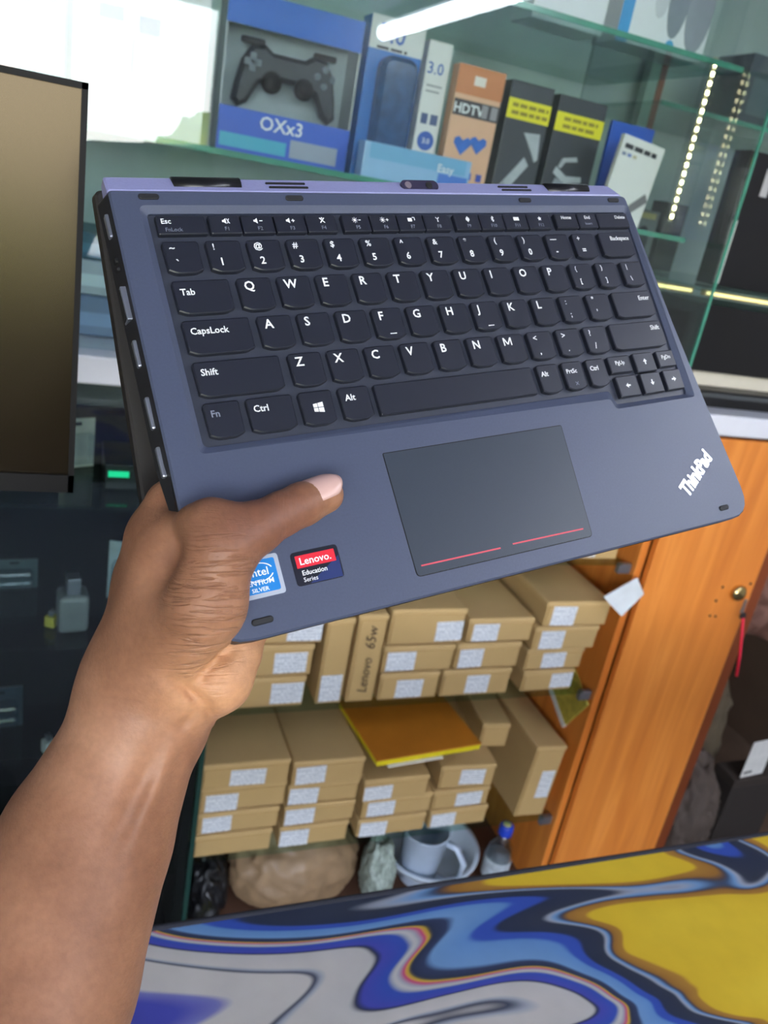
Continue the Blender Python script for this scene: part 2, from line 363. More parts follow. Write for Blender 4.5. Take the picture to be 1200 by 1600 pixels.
def bar(x0, y0, x1, y1, w):
    d = Vector((x1 - x0, y1 - y0)).normalized() * w / 2; return [(x0 - d.y, y0 + d.x), (x1 - d.y, y1 + d.x), (x1 + d.y, y1 - d.x), (x0 + d.y, y0 - d.x)]
SPK = [[(-1.6, -.5), (-1.0, -.5), (-1.0, .5), (-1.6, .5)], [(-1.0, -.5), (.2, -1.4), (.2, 1.4), (-1.0, .5)]]
SUN = [disc(0, 0, .75)] + [bar(math.cos(a) * 1.0, math.sin(a) * 1.0, math.cos(a) * 1.5, math.sin(a) * 1.5, .3) for a in [k * PI / 4 for k in range(8)]]
def shift(g, dx): return [[(x + dx, y) for x, y in p] for p in g]
STAR = [[((1.5 if k % 2 == 0 else .65) * math.sin(k * PI / 5), -(1.5 if k % 2 == 0 else .65) * math.cos(k * PI / 5)) for k in range(10)]]
icons = [SPK + [bar(.6, -1.2, 1.7, 1.2, .35), bar(.6, 1.2, 1.7, -1.2, .35)], shift(SPK, -.8) + [bar(.4, 0, 1.9, 0, .4)],
         shift(SPK, -.8) + [bar(.3, 0, 1.9, 0, .4), bar(1.1, -.8, 1.1, .8, .4)], [bar(-1.2, -1.3, 1.2, 1.3, .5), bar(-1.2, 1.3, 1.2, -1.3, .5), disc(0, -1.2, .4)],
         shift(SUN, -1) + [bar(1.0, 0, 2.2, 0, .4)], shift(SUN, -1) + [bar(.9, 0, 2.3, 0, .4), bar(1.6, -.7, 1.6, .7, .4)],
         [[(-2, -.9), (.4, -.9), (.4, 1), (-2, 1)], bar(.8, -1.2, 2, -1.2, .4), bar(2, -1.2, 2, .4, .4)], [disc(0, 1, .4), bar(0, 1, 0, -.2, .4), bar(0, -.2, -1, -1.2, .4), bar(0, -.2, 1, -1.2, .4)],
         [disc(0, 0, 1.2, 12), bar(0, -1.6, 0, 1.6, .5)], [bar(0, -1.5, 0, 1.5, .4), bar(0, -1.5, .8, -.8, .4), bar(.8, -.8, -.8, .7, .35), bar(-.8, -.7, .8, .8, .35), bar(0, 1.5, .8, .8, .4)],
         [[(-1.8, -1), (1.8, -1), (1.8, 1), (-1.8, 1)]], STAR]
k = keycap(0, 6, 21.8, 15, False); legend(k, 'Esc', 3.4, 1.8, 10); legend(k, 'FnLock', 2.6, 3.0, 13.7, LEGD, .0)
fx = [(23.2, 37.6), (38.4, 53.6), (54.4, 69.4), (70.1, 85.7), (88.9, 103.6), (104.3, 119), (119.7, 134.4), (135.1, 150.4), (153.6, 169), (169.7, 184.8), (185.5, 200.6), (201.3, 217)]
for i, (a, b) in enumerate(fx):
    k = keycap(a, 6, b, 15, False); c = (a + b) / 2 + .4
    glyph(k, icons[i], c, 9.0); legend(k, 'F%d' % (i + 1), 2.6, c, 13.6, LEGD, 0, 'CENTER')
for a, b, t, sub in ((220.8, 236.4, 'Home', ''), (237.2, 251, 'End', 'Insert'), (251.8, 275.6, 'Delete', '')):
    k = keycap(a, 5.8, b, 14.8, False); legend(k, t, 2.9, b - 2.5 if t == 'Delete' else (a + b) / 2, 9.4, None, .006, 'RIGHT' if t == 'Delete' else 'CENTER')
    if sub: legend(k, sub, 2.2, (a + b) / 2, 13, LEGD, 0, 'CENTER')
PT = 19.05
def two(k, u, v0, up, lo_):
    legend(k, up, 4.2, u + 2.6, v0 + 4.4, None, .018); legend(k, lo_, 5.0, u + 4.2, v0 + 11.8, None, .018)
for i, (up, lw) in enumerate(zip('~!@#$%^&*()_+', '`1234567890-=')):
    u = i * PT if i else 0; k = keycap(u, 18.4, u + 15.8, 33.6); two(k, u, 18.4, '—' if up == '_' else up, lw)
k = keycap(248.4, 18.0, 273, 33.4); legend(k, 'Backspace', 3.5, 270.6, 23, None, .008, 'RIGHT')
k = keycap(0, 36.8, 25, 52.4); legend(k, 'Tab', 4.2, 2.6, 43.6)
for i, ch in enumerate('QWERTYUIOP'):
    u = 28.6 + i * PT; k = keycap(u, 36.8, u + 15.8, 52.4); legend(k, ch, 6.0, u + 2.8, 42.6, None, .019)
for u, w, a, b in ((219.3, 15.5, '{', '['), (238.2, 15.5, '}', ']'), (257.4, 15.6, '|', '\\')):
    k = keycap(u, 36.6, u + w, 52.0); legend(k, a, 3.6, u + 3.4, 40.8); legend(k, b, 3.8, u + 4.6, 48.2)
k = keycap(0, 55.2, 29.6, 71); legend(k, 'CapsLock', 4.2, 2.6, 61.6)
for i, ch in enumerate('ASDFGHJKL'):
    u = 33.3 + i * PT; k = keycap(u, 55.3, u + 15.8, 71); legend(k, ch, 6.0, u + 2.8, 61.2, None, .019)
    if ch in 'FJ': glyph(k, [bar(-1.8, 0, 1.8, 0, .5)], u + 8.4, 68.4)
for u, a, b in ((204.8, ':', ';'), (223.9, '"', "'")):
    k = keycap(u, 55.2, u + 15.8, 70.8); legend(k, a, 4.6, u + 3.4, 60.0); legend(k, b, 4.6, u + 4.6, 67.4)
k = keycap(243, 55, 273, 70.8); legend(k, 'Enter', 3.8, 270.4, 60.6, None, .008, 'RIGHT')
k = keycap(0, 74, 38.6, 90); legend(k, 'Shift', 4.2, 2.6, 80.2)
for i, ch in enumerate('ZXCVBNM'):
    u = 42.9 + i * PT; k = keycap(u, 74, u + 15.8, 89.8); (legend(k, ch, 6.0, u + 2.8, 80.0, None, .019) if ch != 'M' else glyph(k, [bar(0, 0, 0, -4.2, .75), bar(4.4, 0, 4.4, -4.2, .75), bar(.1, -4.1, 2.2, -.6, .75), bar(4.3, -4.1, 2.2, -.6, .75)], u + 3.2, 80.0))
for u, a, b in ((176.2, '<', ','), (195.3, '>', '.'), (214.4, '?', '/')):
    k = keycap(u, 73.9, u + 15.8, 89.6); legend(k, a, 4.6, u + 3.0, 79.0); legend(k, b, 4.8, u + 4.8, 86.4)
k = keycap(233.4, 73.6, 273, 89.4); legend(k, 'Shift', 3.9, 270.4, 79.0, None, .008, 'RIGHT')
for u0, u1, t, m, sz in ((0, 15.6, 'Fn', LEGD, 4.2), (18.7, 39.6, 'Ctrl', None, 4.2), (42.8, 58.6, '', None, 0), (62.2, 77.4, 'Alt', None, 4.2),
                         (175.6, 189.2, 'Alt', None, 3.8), (192.3, 205.8, 'PrtSc', None, 3.4), (208.8, 221.8, 'Ctrl', None, 3.6)):
    k = keycap(u0, 92.3, u1, 108.2)
    if t: legend(k, t, sz, u0 + (2.4 if u0 < 150 else 1.6), 98.6, m)
    else:
        glyph(k, [[(-2.2, -1.75), (-.2, -2.0), (-.2, -.15), (-2.2, -.15)], [(.1, -2.05), (2.6, -2.4), (2.6, -.15), (.1, -.15)],
                  [(-2.2, .15), (-.2, .15), (-.2, 2.0), (-2.2, 1.75)], [(.1, .15), (2.6, .15), (2.6, 2.4), (.1, 2.05)]], 50.6, 100)
    if t == 'PrtSc': glyph(k, [bar(-.9, -.9, .9, .9, .3), bar(-.9, .9, .9, -.9, .3)], u0 + 6.5, 104.5, LEGD)
keycap(80.6, 92.6, 171.8, 107.4, False)
for u0, u1, v0, v1, t in ((224.7, 240.3, 92.2, 101.8, 'PgUp'), (243.6, 258.6, 91.8, 103.0, 'u'), (261.2, 274.4, 92, 101.6, 'PgDn'),
                          (225.9, 240.8, 103.7, 115.6, 'l'), (244.0, 258.8, 103.7, 115.6, 'd'), (261.6, 274.8, 103.6, 115.4, 'r')):
    k = keycap(u0, v0, u1, v1, False); c = ((u0 + u1) / 2, (v0 + v1) / 2 - .3)
    if len(t) > 1: legend(k, t, 3.2, c[0], c[1] + .4, None, .008, 'CENTER')
    else:
        a = {'u': 0, 'r': PI / 2, 'd': PI, 'l': -PI / 2}[t]; rt = lambda x, y: (x * math.cos(a) - y * math.sin(a), x * math.sin(a) + y * math.cos(a))
        glyph(k, [[rt(*p) for p in [(0, -1.8), (1.5, 0), (-1.5, 0)]], [rt(*p) for p in [(-.45, 0), (.45, 0), (.45, 1.6), (-.45, 1.6)]]], *c)
# stickers and emblem
STB = mat('sticker_blue', (22, 120, 196), 0.35, var=0.03); STS = mat('sticker_silver', (165, 172, 186), 0.35, var=0.05)
STK = mat('sticker_black', (20, 22, 34), 0.3); STN = mat('sticker_navy', (34, 48, 98), 0.3); STR = mat('sticker_red', (214, 28, 48), 0.4, var=0.02)
TXT = mat('sticker_white', (240, 242, 244), 0.5, var=0.01)
st = MB().prism(uvrect(-5.8, 159.1, 15.0, 175.8, 1.2), [(0.00002, None), (.00016, None)]).build('processor_sticker', STS, lap)
MB().prism(uvrect(-4.2, 160.6, 13.2, 174.0, .8), [(.00016, None), (.00022, None)]).build('sticker_face', STB, st)
def lt(body, size, u, v, parent, m=TXT, bold=.01, sx=1.0, z=.00028, align='LEFT'):
    ob = link('lettering', text_mesh(body, size / 1000, bold, 0, align, sx), m, parent); ob.location = (u / 1000, -v / 1000, z); return ob
lt('intel', 4.6, 5.6, 167.0, st, align='CENTER', sx=1.05)
ringp = MB(); NR = 30
for k_ in range(NR):
    a0, a1 = [math.radians(20 + 320 * t / NR) for t in (k_, k_ + 1)]
    ringp.add([((5.4 + r * 6.0 * math.cos(a)) / 1000, -(165.6 - r * 3.6 * math.sin(a)) / 1000, .00027) for a, r in ((a0, 1.0), (a1, 1.0), (a1, 1.1), (a0, 1.1))], [(0, 1, 2, 3)])
ringp.build('oval_mark', TXT, st)
lt('PENTIUM', 2.9, 4.6, 170.6, st, align='CENTER', sx=1.1); lt('SILVER', 2.3, 4.6, 173.3, st, align='CENTER', sx=1.1)
st = MB().prism(uvrect(20.2, 160.7, 41.7, 175, 1.5), [(0.00002, None), (.00016, None)]).build('maker_sticker', STK, lap)
MB().prism(P2([(26, 174.6), (41, 174.6), (41.3, 165.5)]), [(.00016, None), (.0002, None)]).build('sticker_corner', STN, st)
MB().prism(uvrect(22.0, 162.4, 39.8, 167.6, .2), [(.00016, None), (.00024, None)]).build('red_panel', STR, st)
lt('Lenovo.', 4.3, 23.4, 166.4, st, bold=.012, sx=1.05); lt('Education', 2.9, 23.4, 170.8, st, bold=.008); lt('Series', 2.7, 23.4, 173.6, st, bold=0)
em = link('emblem', text_mesh('ThinkPad', .0112, .035, 0, 'LEFT', .78), mat('emblem_chrome', (250, 250, 250), 0.22, metal=0.6), lap)
em.location = (.2488, -.1760, .0003); em.rotation_euler = (0, 0, math.radians(33.5))
MB().lathe([(.00035, .00001), (.0003, .0002)], 8, (.0775, -.1515, 0)).build('dust_speck', LEGM, lap) if False else None

# ------------------------------------------------------------------ hand and forearm (one continuous surface)
def cpt(px, py, z): return np.array([(px - 600) / F * z, (py - 800) / F * z, z])      # millimetres right, down, forward of the phone
def sdf_seg(Pg, a, b, r1, r2, flat=None):
    ba = b - a; q = Pg - a; t = np.clip((q @ ba) / (ba @ ba), 0, 1); d = q - t[..., None] * ba
    if flat is not None:
        w, kf = flat; c = d @ w; d = d + (c * (kf - 1))[..., None] * w
    return np.sqrt((d * d).sum(-1)) - (r1 + (r2 - r1) * t)
def smin(a, b, k):
    h = np.clip(0.5 + 0.5 * (b - a) / k, 0, 1); return b * (1 - h) + a * h - k * h * (1 - h)
def build_hand():
    vx = 1.7
    lo_, hi = np.array([-215., -30., 228.]), np.array([0., 300., 420.])
    nx, ny, nz = [int(v) for v in (hi - lo_) / vx]
    g = [lo_[i] + vx * np.arange(k) for i, k in enumerate((nx, ny, nz))]
    Pg = np.stack(np.meshgrid(*g, indexing='ij'), -1)
    chains = [  # (pixel x, pixel y, depth mm, radius mm) chains, blend mm
        ([(-95, 1840, 282, 47), (42, 1535, 322, 43), (137, 1310, 344, 35.2), (213, 1140, 352, 27.5), (234, 1085, 352, 25.5)], 10),
        ([(234, 1090, 350, 25), (268, 960, 342, 23), (270, 880, 337, 17)], 16),            # body of the hand, thumb side
        ([(208, 1050, 358, 17.5), (245, 930, 358, 15.5), (256, 838, 350, 13.2)], 16),      # index metacarpal
        ([(268, 1025, 334, 17), (320, 945, 314, 15), (348, 858, 313, 12.8)], 12),        # thenar and thumb metacarpal
        ([(316, 988, 320, 10), (334, 940, 312, 10)], 8),                                   # pad over the deck corner
        ([(346, 856, 313, 12.6), (398, 826, 320, 10.4), (440, 803, 328, 8.7), (472, 788, 334, 8.7), (508, 773, 341.5, 7.9)], 6),   # thumb
        ([(330, 818, 314, 8.5), (350, 822, 314, 8)], 7),                                   # thumb knuckle
        ([(256, 838, 350, 13.2), (266, 786, 347, 9.5), (286, 770, 350, 8.6), (345, 748, 358, 8.0), (420, 738, 372, 7.2)], 8),     # index finger behind the deck
        ([(256, 842, 348, 10), (300, 815, 320, 5), (328, 815, 315, 6)], 10),               # web between thumb and index
        ([(255, 910, 366, 13), (315, 862, 362, 9), (390, 840, 368, 8.2), (455, 835, 384, 7.4)], 9),       # middle finger
        ([(275, 985, 366, 13), (338, 925, 360, 8.8), (410, 905, 366, 8.0), (470, 895, 380, 7.2)], 9),     # ring finger
        ([(305, 1040, 358, 14), (372, 985, 351, 9), (430, 960, 356, 7.2), (480, 940, 366, 6.4)], 9),      # little finger
        ([(290, 1085, 345, 17), (338, 1058, 341, 15), (362, 1020, 346, 13)], 6),           # heel of the palm
        ([(245, 900, 362, 15), (290, 1010, 362, 15)], 14),                                 # back of the palm
    ]
    D = None
    for pts, k in chains:
        dd = None
        for (a, b) in zip(pts[:-1], pts[1:]):
            d = sdf_seg(Pg, cpt(*a[:3]), cpt(*b[:3]), a[3], b[3]); dd = d if dd is None else smin(dd, d, 3.0)
        D = dd if D is None else smin(D, dd, k)
    # tendon ridge along the inside of the forearm, wrist and thumb creases (on the side turned up)
    px = Pg[..., 0] / Pg[..., 2] * F + 600; py = Pg[..., 1] / Pg[..., 2] * F + 800
    def line(pts, amp, wid, zmax=340, fd=22):
        d2 = None; out = None
        for (x0, y0), (x1, y1) in zip(pts[:-1], pts[1:]):
            bx, by = x1 - x0, y1 - y0; t = np.clip(((px - x0) * bx + (py - y0) * by) / (bx * bx + by * by), 0, 1)
            q = (px - x0 - t * bx) ** 2 + (py - y0 - t * by) ** 2; d2 = q if d2 is None else np.minimum(d2, q)
        e0 = np.hypot(px - pts[0][0], py - pts[0][1]); e1 = np.hypot(px - pts[-1][0], py - pts[-1][1])
        fade = np.clip(np.minimum(e0, e1) / fd, 0, 1)
        return amp * fade * np.exp(-d2 * (0.26 ** 2) / (2 * wid * wid)) * np.clip((zmax - Pg[..., 2]) / 8, 0, 1)
    D = D - line([(288, 1128), (258, 1195), (228, 1262), (200, 1325), (185, 1365)], 2.6, 2.6, 340, 110) + line([(266, 1130), (236, 1195), (204, 1265), (168, 1345), (150, 1400)], 2.8, 4.2, 340, 110) + line([(306, 1150), (282, 1200), (256, 1260)], 1.3, 3.5, 340, 50)
    D = D + line([(258, 1048), (290, 1074), (322, 1104), (336, 1132)], 3.0, 1.7, 356) + line([(272, 1148), (298, 1120), (318, 1102)], 1.8, 1.6, 356)
    D = D + line([(362, 1008), (342, 1026), (318, 1050), (296, 1074)], 3.0, 2.2, 356) + line([(420, 852), (396, 868), (372, 876)], 0.9, 1.6) + line([(384, 902), (350, 910), (318, 905)], 0.5, 1.5)
    D = D + line([(380, 940), (345, 944), (312, 936)], 0.6, 1.5) + line([(372, 975), (335, 982), (300, 972)], 0.7, 1.6) + line([(352, 1006), (322, 1012), (290, 1004)], 0.7, 1.6)
    # surface nets
    inside = D < 0
    cnt = np.zeros((nx - 1, ny - 1, nz - 1)); acc = np.zeros((nx - 1, ny - 1, nz - 1, 3))
    cn = [(i, j, k) for i in (0, 1) for j in (0, 1) for k in (0, 1)]
    sl = lambda A, c: A[c[0]:nx - 1 + c[0], c[1]:ny - 1 + c[1], c[2]:nz - 1 + c[2]]
    for a in cn:
        for ax in range(3):
            if a[ax]: continue
            b = list(a); b[ax] = 1; da, db = sl(D, a), sl(D, b); cr = (da < 0) != (db < 0)
            t = np.where(cr, da / np.where(cr, da - db, 1), 0)
            for c in range(3): acc[..., c] += np.where(cr, a[c] + (t if c == ax else 0), 0)
            cnt += cr
    act = cnt > 0; idx = -np.ones(act.shape, int); idx[act] = np.arange(act.sum())
    ijk = np.argwhere(act); V = lo_ + vx * (ijk + acc[act] / cnt[act][:, None])
    quads = []
    for ax in range(3):
        u, w = (ax + 1) % 3, (ax + 2) % 3
        A = np.moveaxis(inside, (ax, u, w), (0, 1, 2)); I = np.moveaxis(idx, (ax, u, w), (0, 1, 2))
        ch = A[:-1] != A[1:]
        ii, jj, kk = np.nonzero(ch); ok = (jj > 0) & (kk > 0) & (jj < A.shape[1] - 1) & (kk < A.shape[2] - 1); ii, jj, kk = ii[ok], jj[ok], kk[ok]
        q = np.stack([I[ii, jj - 1, kk - 1], I[ii, jj, kk - 1], I[ii, jj, kk], I[ii, jj - 1, kk]], 1)
        fl = ~A[ii, jj, kk]; q[fl] = q[fl][:, ::-1]; quads.append(q)
    quads = np.concatenate(quads); quads = quads[(quads >= 0).all(1)]
    return V, quads
HV, HQ = build_hand()
wr = cpt(222, 1100, 352)
me = bpy.data.meshes.new('person'); me.from_pydata(((HV - wr) / 1000).tolist(), [], HQ.tolist()); me.update()
def blob(p, s): return np.exp(-((HV - cpt(*p)) ** 2).sum(1) / (2 * s * s))
palm = np.clip(blob((352, 1050, 330), 15) * 1.3 + blob((392, 1005, 335), 13) + blob((300, 1075, 328), 7) * .5 + blob((500, 810, 338), 6) * .5, 0, 1)
wrk = np.clip(blob((355, 905, 300), 13) + blob((330, 965, 305), 14) + blob((330, 1030, 318), 12), 0, 1)
knu = np.clip(blob((436, 782, 324), 6.5), 0, 1)
thu = np.clip(blob((440, 800, 322), 9) + blob((390, 820, 312), 10) * .8 + blob((345, 830, 305), 9) * .5 + blob((480, 790, 330), 6) * .6, 0, 1)
for nm, arr in (('palm_tone', palm), ('thumb_tone', thu), ('wrinkle', wrk), ('knuckle', knu)):
    at = me.attributes.new(nm, 'FLOAT', 'POINT'); at.data.foreach_set('value', arr.astype(np.float32))
def skin_mat():
    m = bpy.data.materials.new('skin'); m.use_nodes = True; nt = m.node_tree; b = nt.nodes['Principled BSDF']; L = nt.links.new
    tc = node(nt, 'ShaderNodeTexCoord')
    n1 = node(nt, 'ShaderNodeTexNoise', Scale=22.0, Detail=5.0); L(tc.outputs['Object'], n1.inputs['Vector'])
    r = ramp_nodes(nt, [(0.3, (128, 86, 62)), (0.5, (150, 105, 78)), (0.72, (168, 123, 95))]); L(n1.outputs['Fac'], r.inputs[0])
    a = node(nt, 'ShaderNodeAttribute', attribute_name='palm_tone'); mx = node(nt, 'ShaderNodeMix', data_type='RGBA'); mx.inputs[7].default_value = lin((190, 140, 102))
    L(a.outputs['Fac'], mx.inputs[0]); L(r.outputs[0], mx.inputs[6])
    a2 = node(nt, 'ShaderNodeAttribute', attribute_name='thumb_tone'); mx2 = node(nt, 'ShaderNodeMix', data_type='RGBA'); mx2.inputs[7].default_value = lin((112, 70, 54))
    m8 = node(nt, 'ShaderNodeMath', operation='MULTIPLY'); m8.inputs[1].default_value = 0.7; L(a2.outputs['Fac'], m8.inputs[0]); L(m8.outputs[0], mx2.inputs[0]); L(mx.outputs[2], mx2.inputs[6])
    n9 = node(nt, 'ShaderNodeTexNoise', Scale=330.0, Detail=3.0); L(tc.outputs['Object'], n9.inputs['Vector'])
    mx3 = node(nt, 'ShaderNodeMix', data_type='RGBA', blend_type='OVERLAY'); mx3.inputs[0].default_value = 0.22; L(mx2.outputs[2], mx3.inputs[6]); L(n9.outputs['Fac'], mx3.inputs[7]); L(mx3.outputs[2], b.inputs['Base Color'])
    b.inputs['Roughness'].default_value = 0.5; b.inputs['Specular IOR Level'].default_value = 0.42
    b.inputs['Subsurface Weight'].default_value = 0.08; b.inputs['Subsurface Radius'].default_value = (0.006, 0.003, 0.0015); b.inputs['Subsurface Scale'].default_value = 0.5
    # fine pores + long creases in the wrinkled areas
    n2 = node(nt, 'ShaderNodeTexNoise', Scale=700.0, Detail=2.0); L(tc.outputs['Object'], n2.inputs['Vector'])
    b1 = node(nt, 'ShaderNodeBump', Strength=0.3, Distance=0.0006); L(n2.outputs['Fac'], b1.inputs['Height'])
    mp = node(nt, 'ShaderNodeMapping'); mp.inputs['Scale'].default_value = (60, 520, 60); mp.inputs['Rotation'].default_value = (0, 0, 0.15); L(tc.outputs['Object'], mp.inputs[0])
    n3 = node(nt, 'ShaderNodeTexNoise', Scale=1.0, Detail=3.0, Distortion=0.7); L(mp.outputs[0], n3.inputs['Vector'])
    rr = node(nt, 'ShaderNodeMapRange'); rr.inputs[1].default_value = 0.36; rr.inputs[2].default_value = 0.5; L(n3.outputs['Fac'], rr.inputs[0])
    aw = node(nt, 'ShaderNodeAttribute', attribute_name='wrinkle'); ml = node(nt, 'ShaderNodeMath', operation='MULTIPLY'); ml.inputs[1].default_value = 0.6; L(aw.outputs['Fac'], ml.inputs[0])
    b2 = node(nt, 'ShaderNodeBump', Distance=0.0016); L(ml.outputs[0], b2.inputs['Strength']); L(rr.outputs[0], b2.inputs['Height']); L(b1.outputs[0], b2.inputs['Normal'])
    mp3 = node(nt, 'ShaderNodeMapping'); mp3.inputs['Rotation'].default_value = (0, 0, -0.35); mp3.inputs['Scale'].default_value = (1100, 160, 200); L(tc.outputs['Object'], mp3.inputs[0])
    n4 = node(nt, 'ShaderNodeTexNoise', Scale=1.0, Detail=1.0); L(mp3.outputs[0], n4.inputs['Vector'])
    ak = node(nt, 'ShaderNodeAttribute', attribute_name='knuckle'); mk = node(nt, 'ShaderNodeMath', operation='MULTIPLY'); mk.inputs[1].default_value = 0.6; L(ak.outputs['Fac'], mk.inputs[0])
    b3 = node(nt, 'ShaderNodeBump', Distance=0.001); L(mk.outputs[0], b3.inputs['Strength']); L(n4.outputs['Fac'], b3.inputs['Height']); L(b2.outputs[0], b3.inputs['Normal'])
    L(b3.outputs[0], b.inputs['Normal']); MATS['skin'] = m; return m
SKIN = skin_mat()
hand = link('person', me, SKIN, smooth=True)
RW = Matrix([[R[i][j] for j in range(3)] for i in range(3)]).to_4x4(); RW.translation = to_world(wr / 1000)
hand.matrix_world = RW
tag(hand, 'bare brown left forearm and hand gripping the laptop corner, thumb resting on the palm rest', 'person')
# thumb nail: a curved plate on the upper side of the thumb tip
def nail():
    t0, t1 = cpt(474, 786, 334), cpt(527, 763, 343); axd = (t1 - t0); ln = np.linalg.norm(axd); axd /= ln
    up = cpt(492, 740, 325) - cpt(500, 776, 340); up -= axd * (up @ axd); up /= np.linalg.norm(up); sd = np.cross(axd, up)
    ctr0 = cpt(478, 785, 335.5); N, M = 10, 12; vs = []; fs = []
    ctr1 = cpt(521, 767, 343.5)
    for i in range(N + 1):
        s = i / N; c = ctr0 + (ctr1 - ctr0) * s; rad = 8.75 - .7 * s - 1.2 * max(0, s - .75) * 3
        hw = 0.80 * (1 - .25 * (2 * abs(s - .5)) ** 6)
        bow = 1.6 * s
        for j in range(M + 1):
            q = (j / M * 2 - 1) * hw * 1.05; e = axd * (2.2 * (1 - (q / hw / 1.05) ** 2) * (s if s > .5 else -(1 - s) * .7))
            vs.append((c + (up * math.cos(q) + sd * math.sin(q)) * rad + e - wr) / 1000)
    for i in range(N):
        for j in range(M): a = i * (M + 1) + j; fs.append((a, a + 1, a + M + 2, a + M + 1))
    me = bpy.data.meshes.new('thumb_nail'); me.from_pydata([tuple(v) for v in vs], [], fs); me.update()
    ob = link('thumb_nail', me, mat('nail', (206, 168, 158), 0.25, var=0.05, scale=60), hand, True)
    sm = ob.modifiers.new('thick', 'SOLIDIFY'); sm.thickness = 0.0006; sm.offset = 0
    ob['label'] = 'pale pink thumb nail'
nail()

# ------------------------------------------------------------------ foreground table with printed desk mat
ZT = 0.9
tb = thing('table', 'dark table under the marbled desk mat at the bottom of the photo', 'table', (0.15, 0.25, 0))
MB().box((-1.0, -0.22, ZT - .045), (1.2, 0.345, ZT - .005)).build('tabletop', mat('table_top', (40, 34, 32), 0.5), tb, bevel=.003)
for x in (-.95, 1.12):
    for y in (-.18, .28): MB().box((x, y, 0), (x + .05, y + .05, ZT - .045)).build('leg', mat('table_leg', (36, 34, 34), 0.5), tb, bevel=.003)
def marble_mat():
    """poured paint print: contour bands of a warped field, drifting from beige (left) over blue to yellow (right)"""
    m = bpy.data.materials.new('marbled_print'); m.use_nodes = True; nt = m.node_tree; b = nt.nodes['Principled BSDF']; L = nt.links.new
    tc = node(nt, 'ShaderNodeTexCoord'); mp = node(nt, 'ShaderNodeMapping'); mp.inputs['Scale'].default_value = (1.0, 2.0, 1.0); mp.inputs['Location'].default_value = MOFF
    mp.inputs['Rotation'].default_value = (0, 0, 0.25); L(tc.outputs['Object'], mp.inputs[0]); cur = mp.outputs[0]
    for sc_, am in ((1.8, 0.5), (4.0, 0.14)):
        w = node(nt, 'ShaderNodeTexNoise', Scale=sc_, Detail=0.0); L(cur, w.inputs['Vector'])
        sb_ = node(nt, 'ShaderNodeVectorMath', operation='SUBTRACT'); sb_.inputs[1].default_value = (.5, .5, .5); L(w.outputs['Color'], sb_.inputs[0])
        vm = node(nt, 'ShaderNodeVectorMath', operation='SCALE'); vm.inputs['Scale'].default_value = am * 2; L(sb_.outputs[0], vm.inputs[0])
        va = node(nt, 'ShaderNodeVectorMath', operation='ADD'); L(cur, va.inputs[0]); L(vm.outputs[0], va.inputs[1]); cur = va.outputs[0]
    n1 = node(nt, 'ShaderNodeTexNoise', Scale=2.4, Detail=0.0); L(cur, n1.inputs['Vector'])
    n2 = node(nt, 'ShaderNodeTexNoise', Scale=9.0, Detail=0.0); L(cur, n2.inputs['Vector'])
    sp = node(nt, 'ShaderNodeSeparateXYZ'); L(tc.outputs['Object'], sp.inputs[0])
    gx = node(nt, 'ShaderNodeMapRange'); gx.inputs[1].default_value = -0.45; gx.inputs[2].default_value = 0.25; gx.inputs[3].default_value = -0.33; gx.inputs[4].default_value = 0.30; gx.clamp = False
    sw = node(nt, 'ShaderNodeSeparateXYZ'); L(cur, sw.inputs[0]); sx_ = node(nt, 'ShaderNodeMath', operation='SUBTRACT'); L(sp.outputs['X'], sx_.inputs[0]); sx_.inputs[1].default_value = 0.0; L(sx_.outputs[0], gx.inputs[0])
    s1 = node(nt, 'ShaderNodeMath', operation='MULTIPLY_ADD'); s1.inputs[1].default_value = 1.25; s1.inputs[2].default_value = -0.125; L(n1.outputs['Fac'], s1.inputs[0])
    s2 = node(nt, 'ShaderNodeMath', operation='MULTIPLY_ADD'); s2.inputs[1].default_value = 0.05; L(n2.outputs['Fac'], s2.inputs[0]); L(s1.outputs[0], s2.inputs[2])
    ad = node(nt, 'ShaderNodeMath', operation='ADD'); L(s2.outputs[0], ad.inputs[0]); L(gx.outputs[0], ad.inputs[1])
    be, gy, nv, bl, lb, ye, oc, mg, ol, pu = (196, 190, 184), (158, 162, 172), (42, 50, 72), (52, 80, 168), (112, 150, 194), (216, 180, 44), (152, 106, 46), (196, 60, 112), (116, 120, 84), (70, 74, 164)
    st = [(0.0, pu), (.05, (118, 118, 176)), (.07, be), (.20, be), (.21, nv), (.222, gy), (.235, be), (.33, (188, 184, 180)), (.34, nv), (.352, pu), (.40, bl), (.408, gy), (.416, be), (.424, gy), (.434, mg), (.44, ye), (.446, nv), (.47, (52, 62, 92)),
          (.48, lb), (.53, (96, 138, 190)), (.54, bl), (.565, bl), (.575, nv), (.635, (48, 54, 70)), (.643, gy), (.652, lb), (.662, nv), (.672, oc), (.70, (172, 124, 50)), (.708, ye), (.90, (226, 192, 52))]
    r = ramp_nodes(nt, st[:31]); L(ad.outputs[0], r.inputs[0])
    nz = node(nt, 'ShaderNodeTexNoise', Scale=30.0, Detail=4.0); L(tc.outputs['Object'], nz.inputs['Vector'])
    mx = node(nt, 'ShaderNodeMix', data_type='RGBA', blend_type='MULTIPLY'); mx.inputs[0].default_value = 0.2; L(r.outputs[0], mx.inputs[6]); L(nz.outputs['Fac'], mx.inputs[7])
    L(mx.outputs[2], b.inputs['Base Color']); b.inputs['Roughness'].default_value = 0.75; b.inputs['Specular IOR Level'].default_value = 0.25
    return m
MOFF = (5.3, 1.1, 0.0)
dm = thing('desk_mat', 'marbled blue, grey and yellow desk mat with dark stitched edge', 'desk mat', (0.55, 0.40, ZT - .005))
pl = rrect(-.62, -.30, .50, .197, .012)
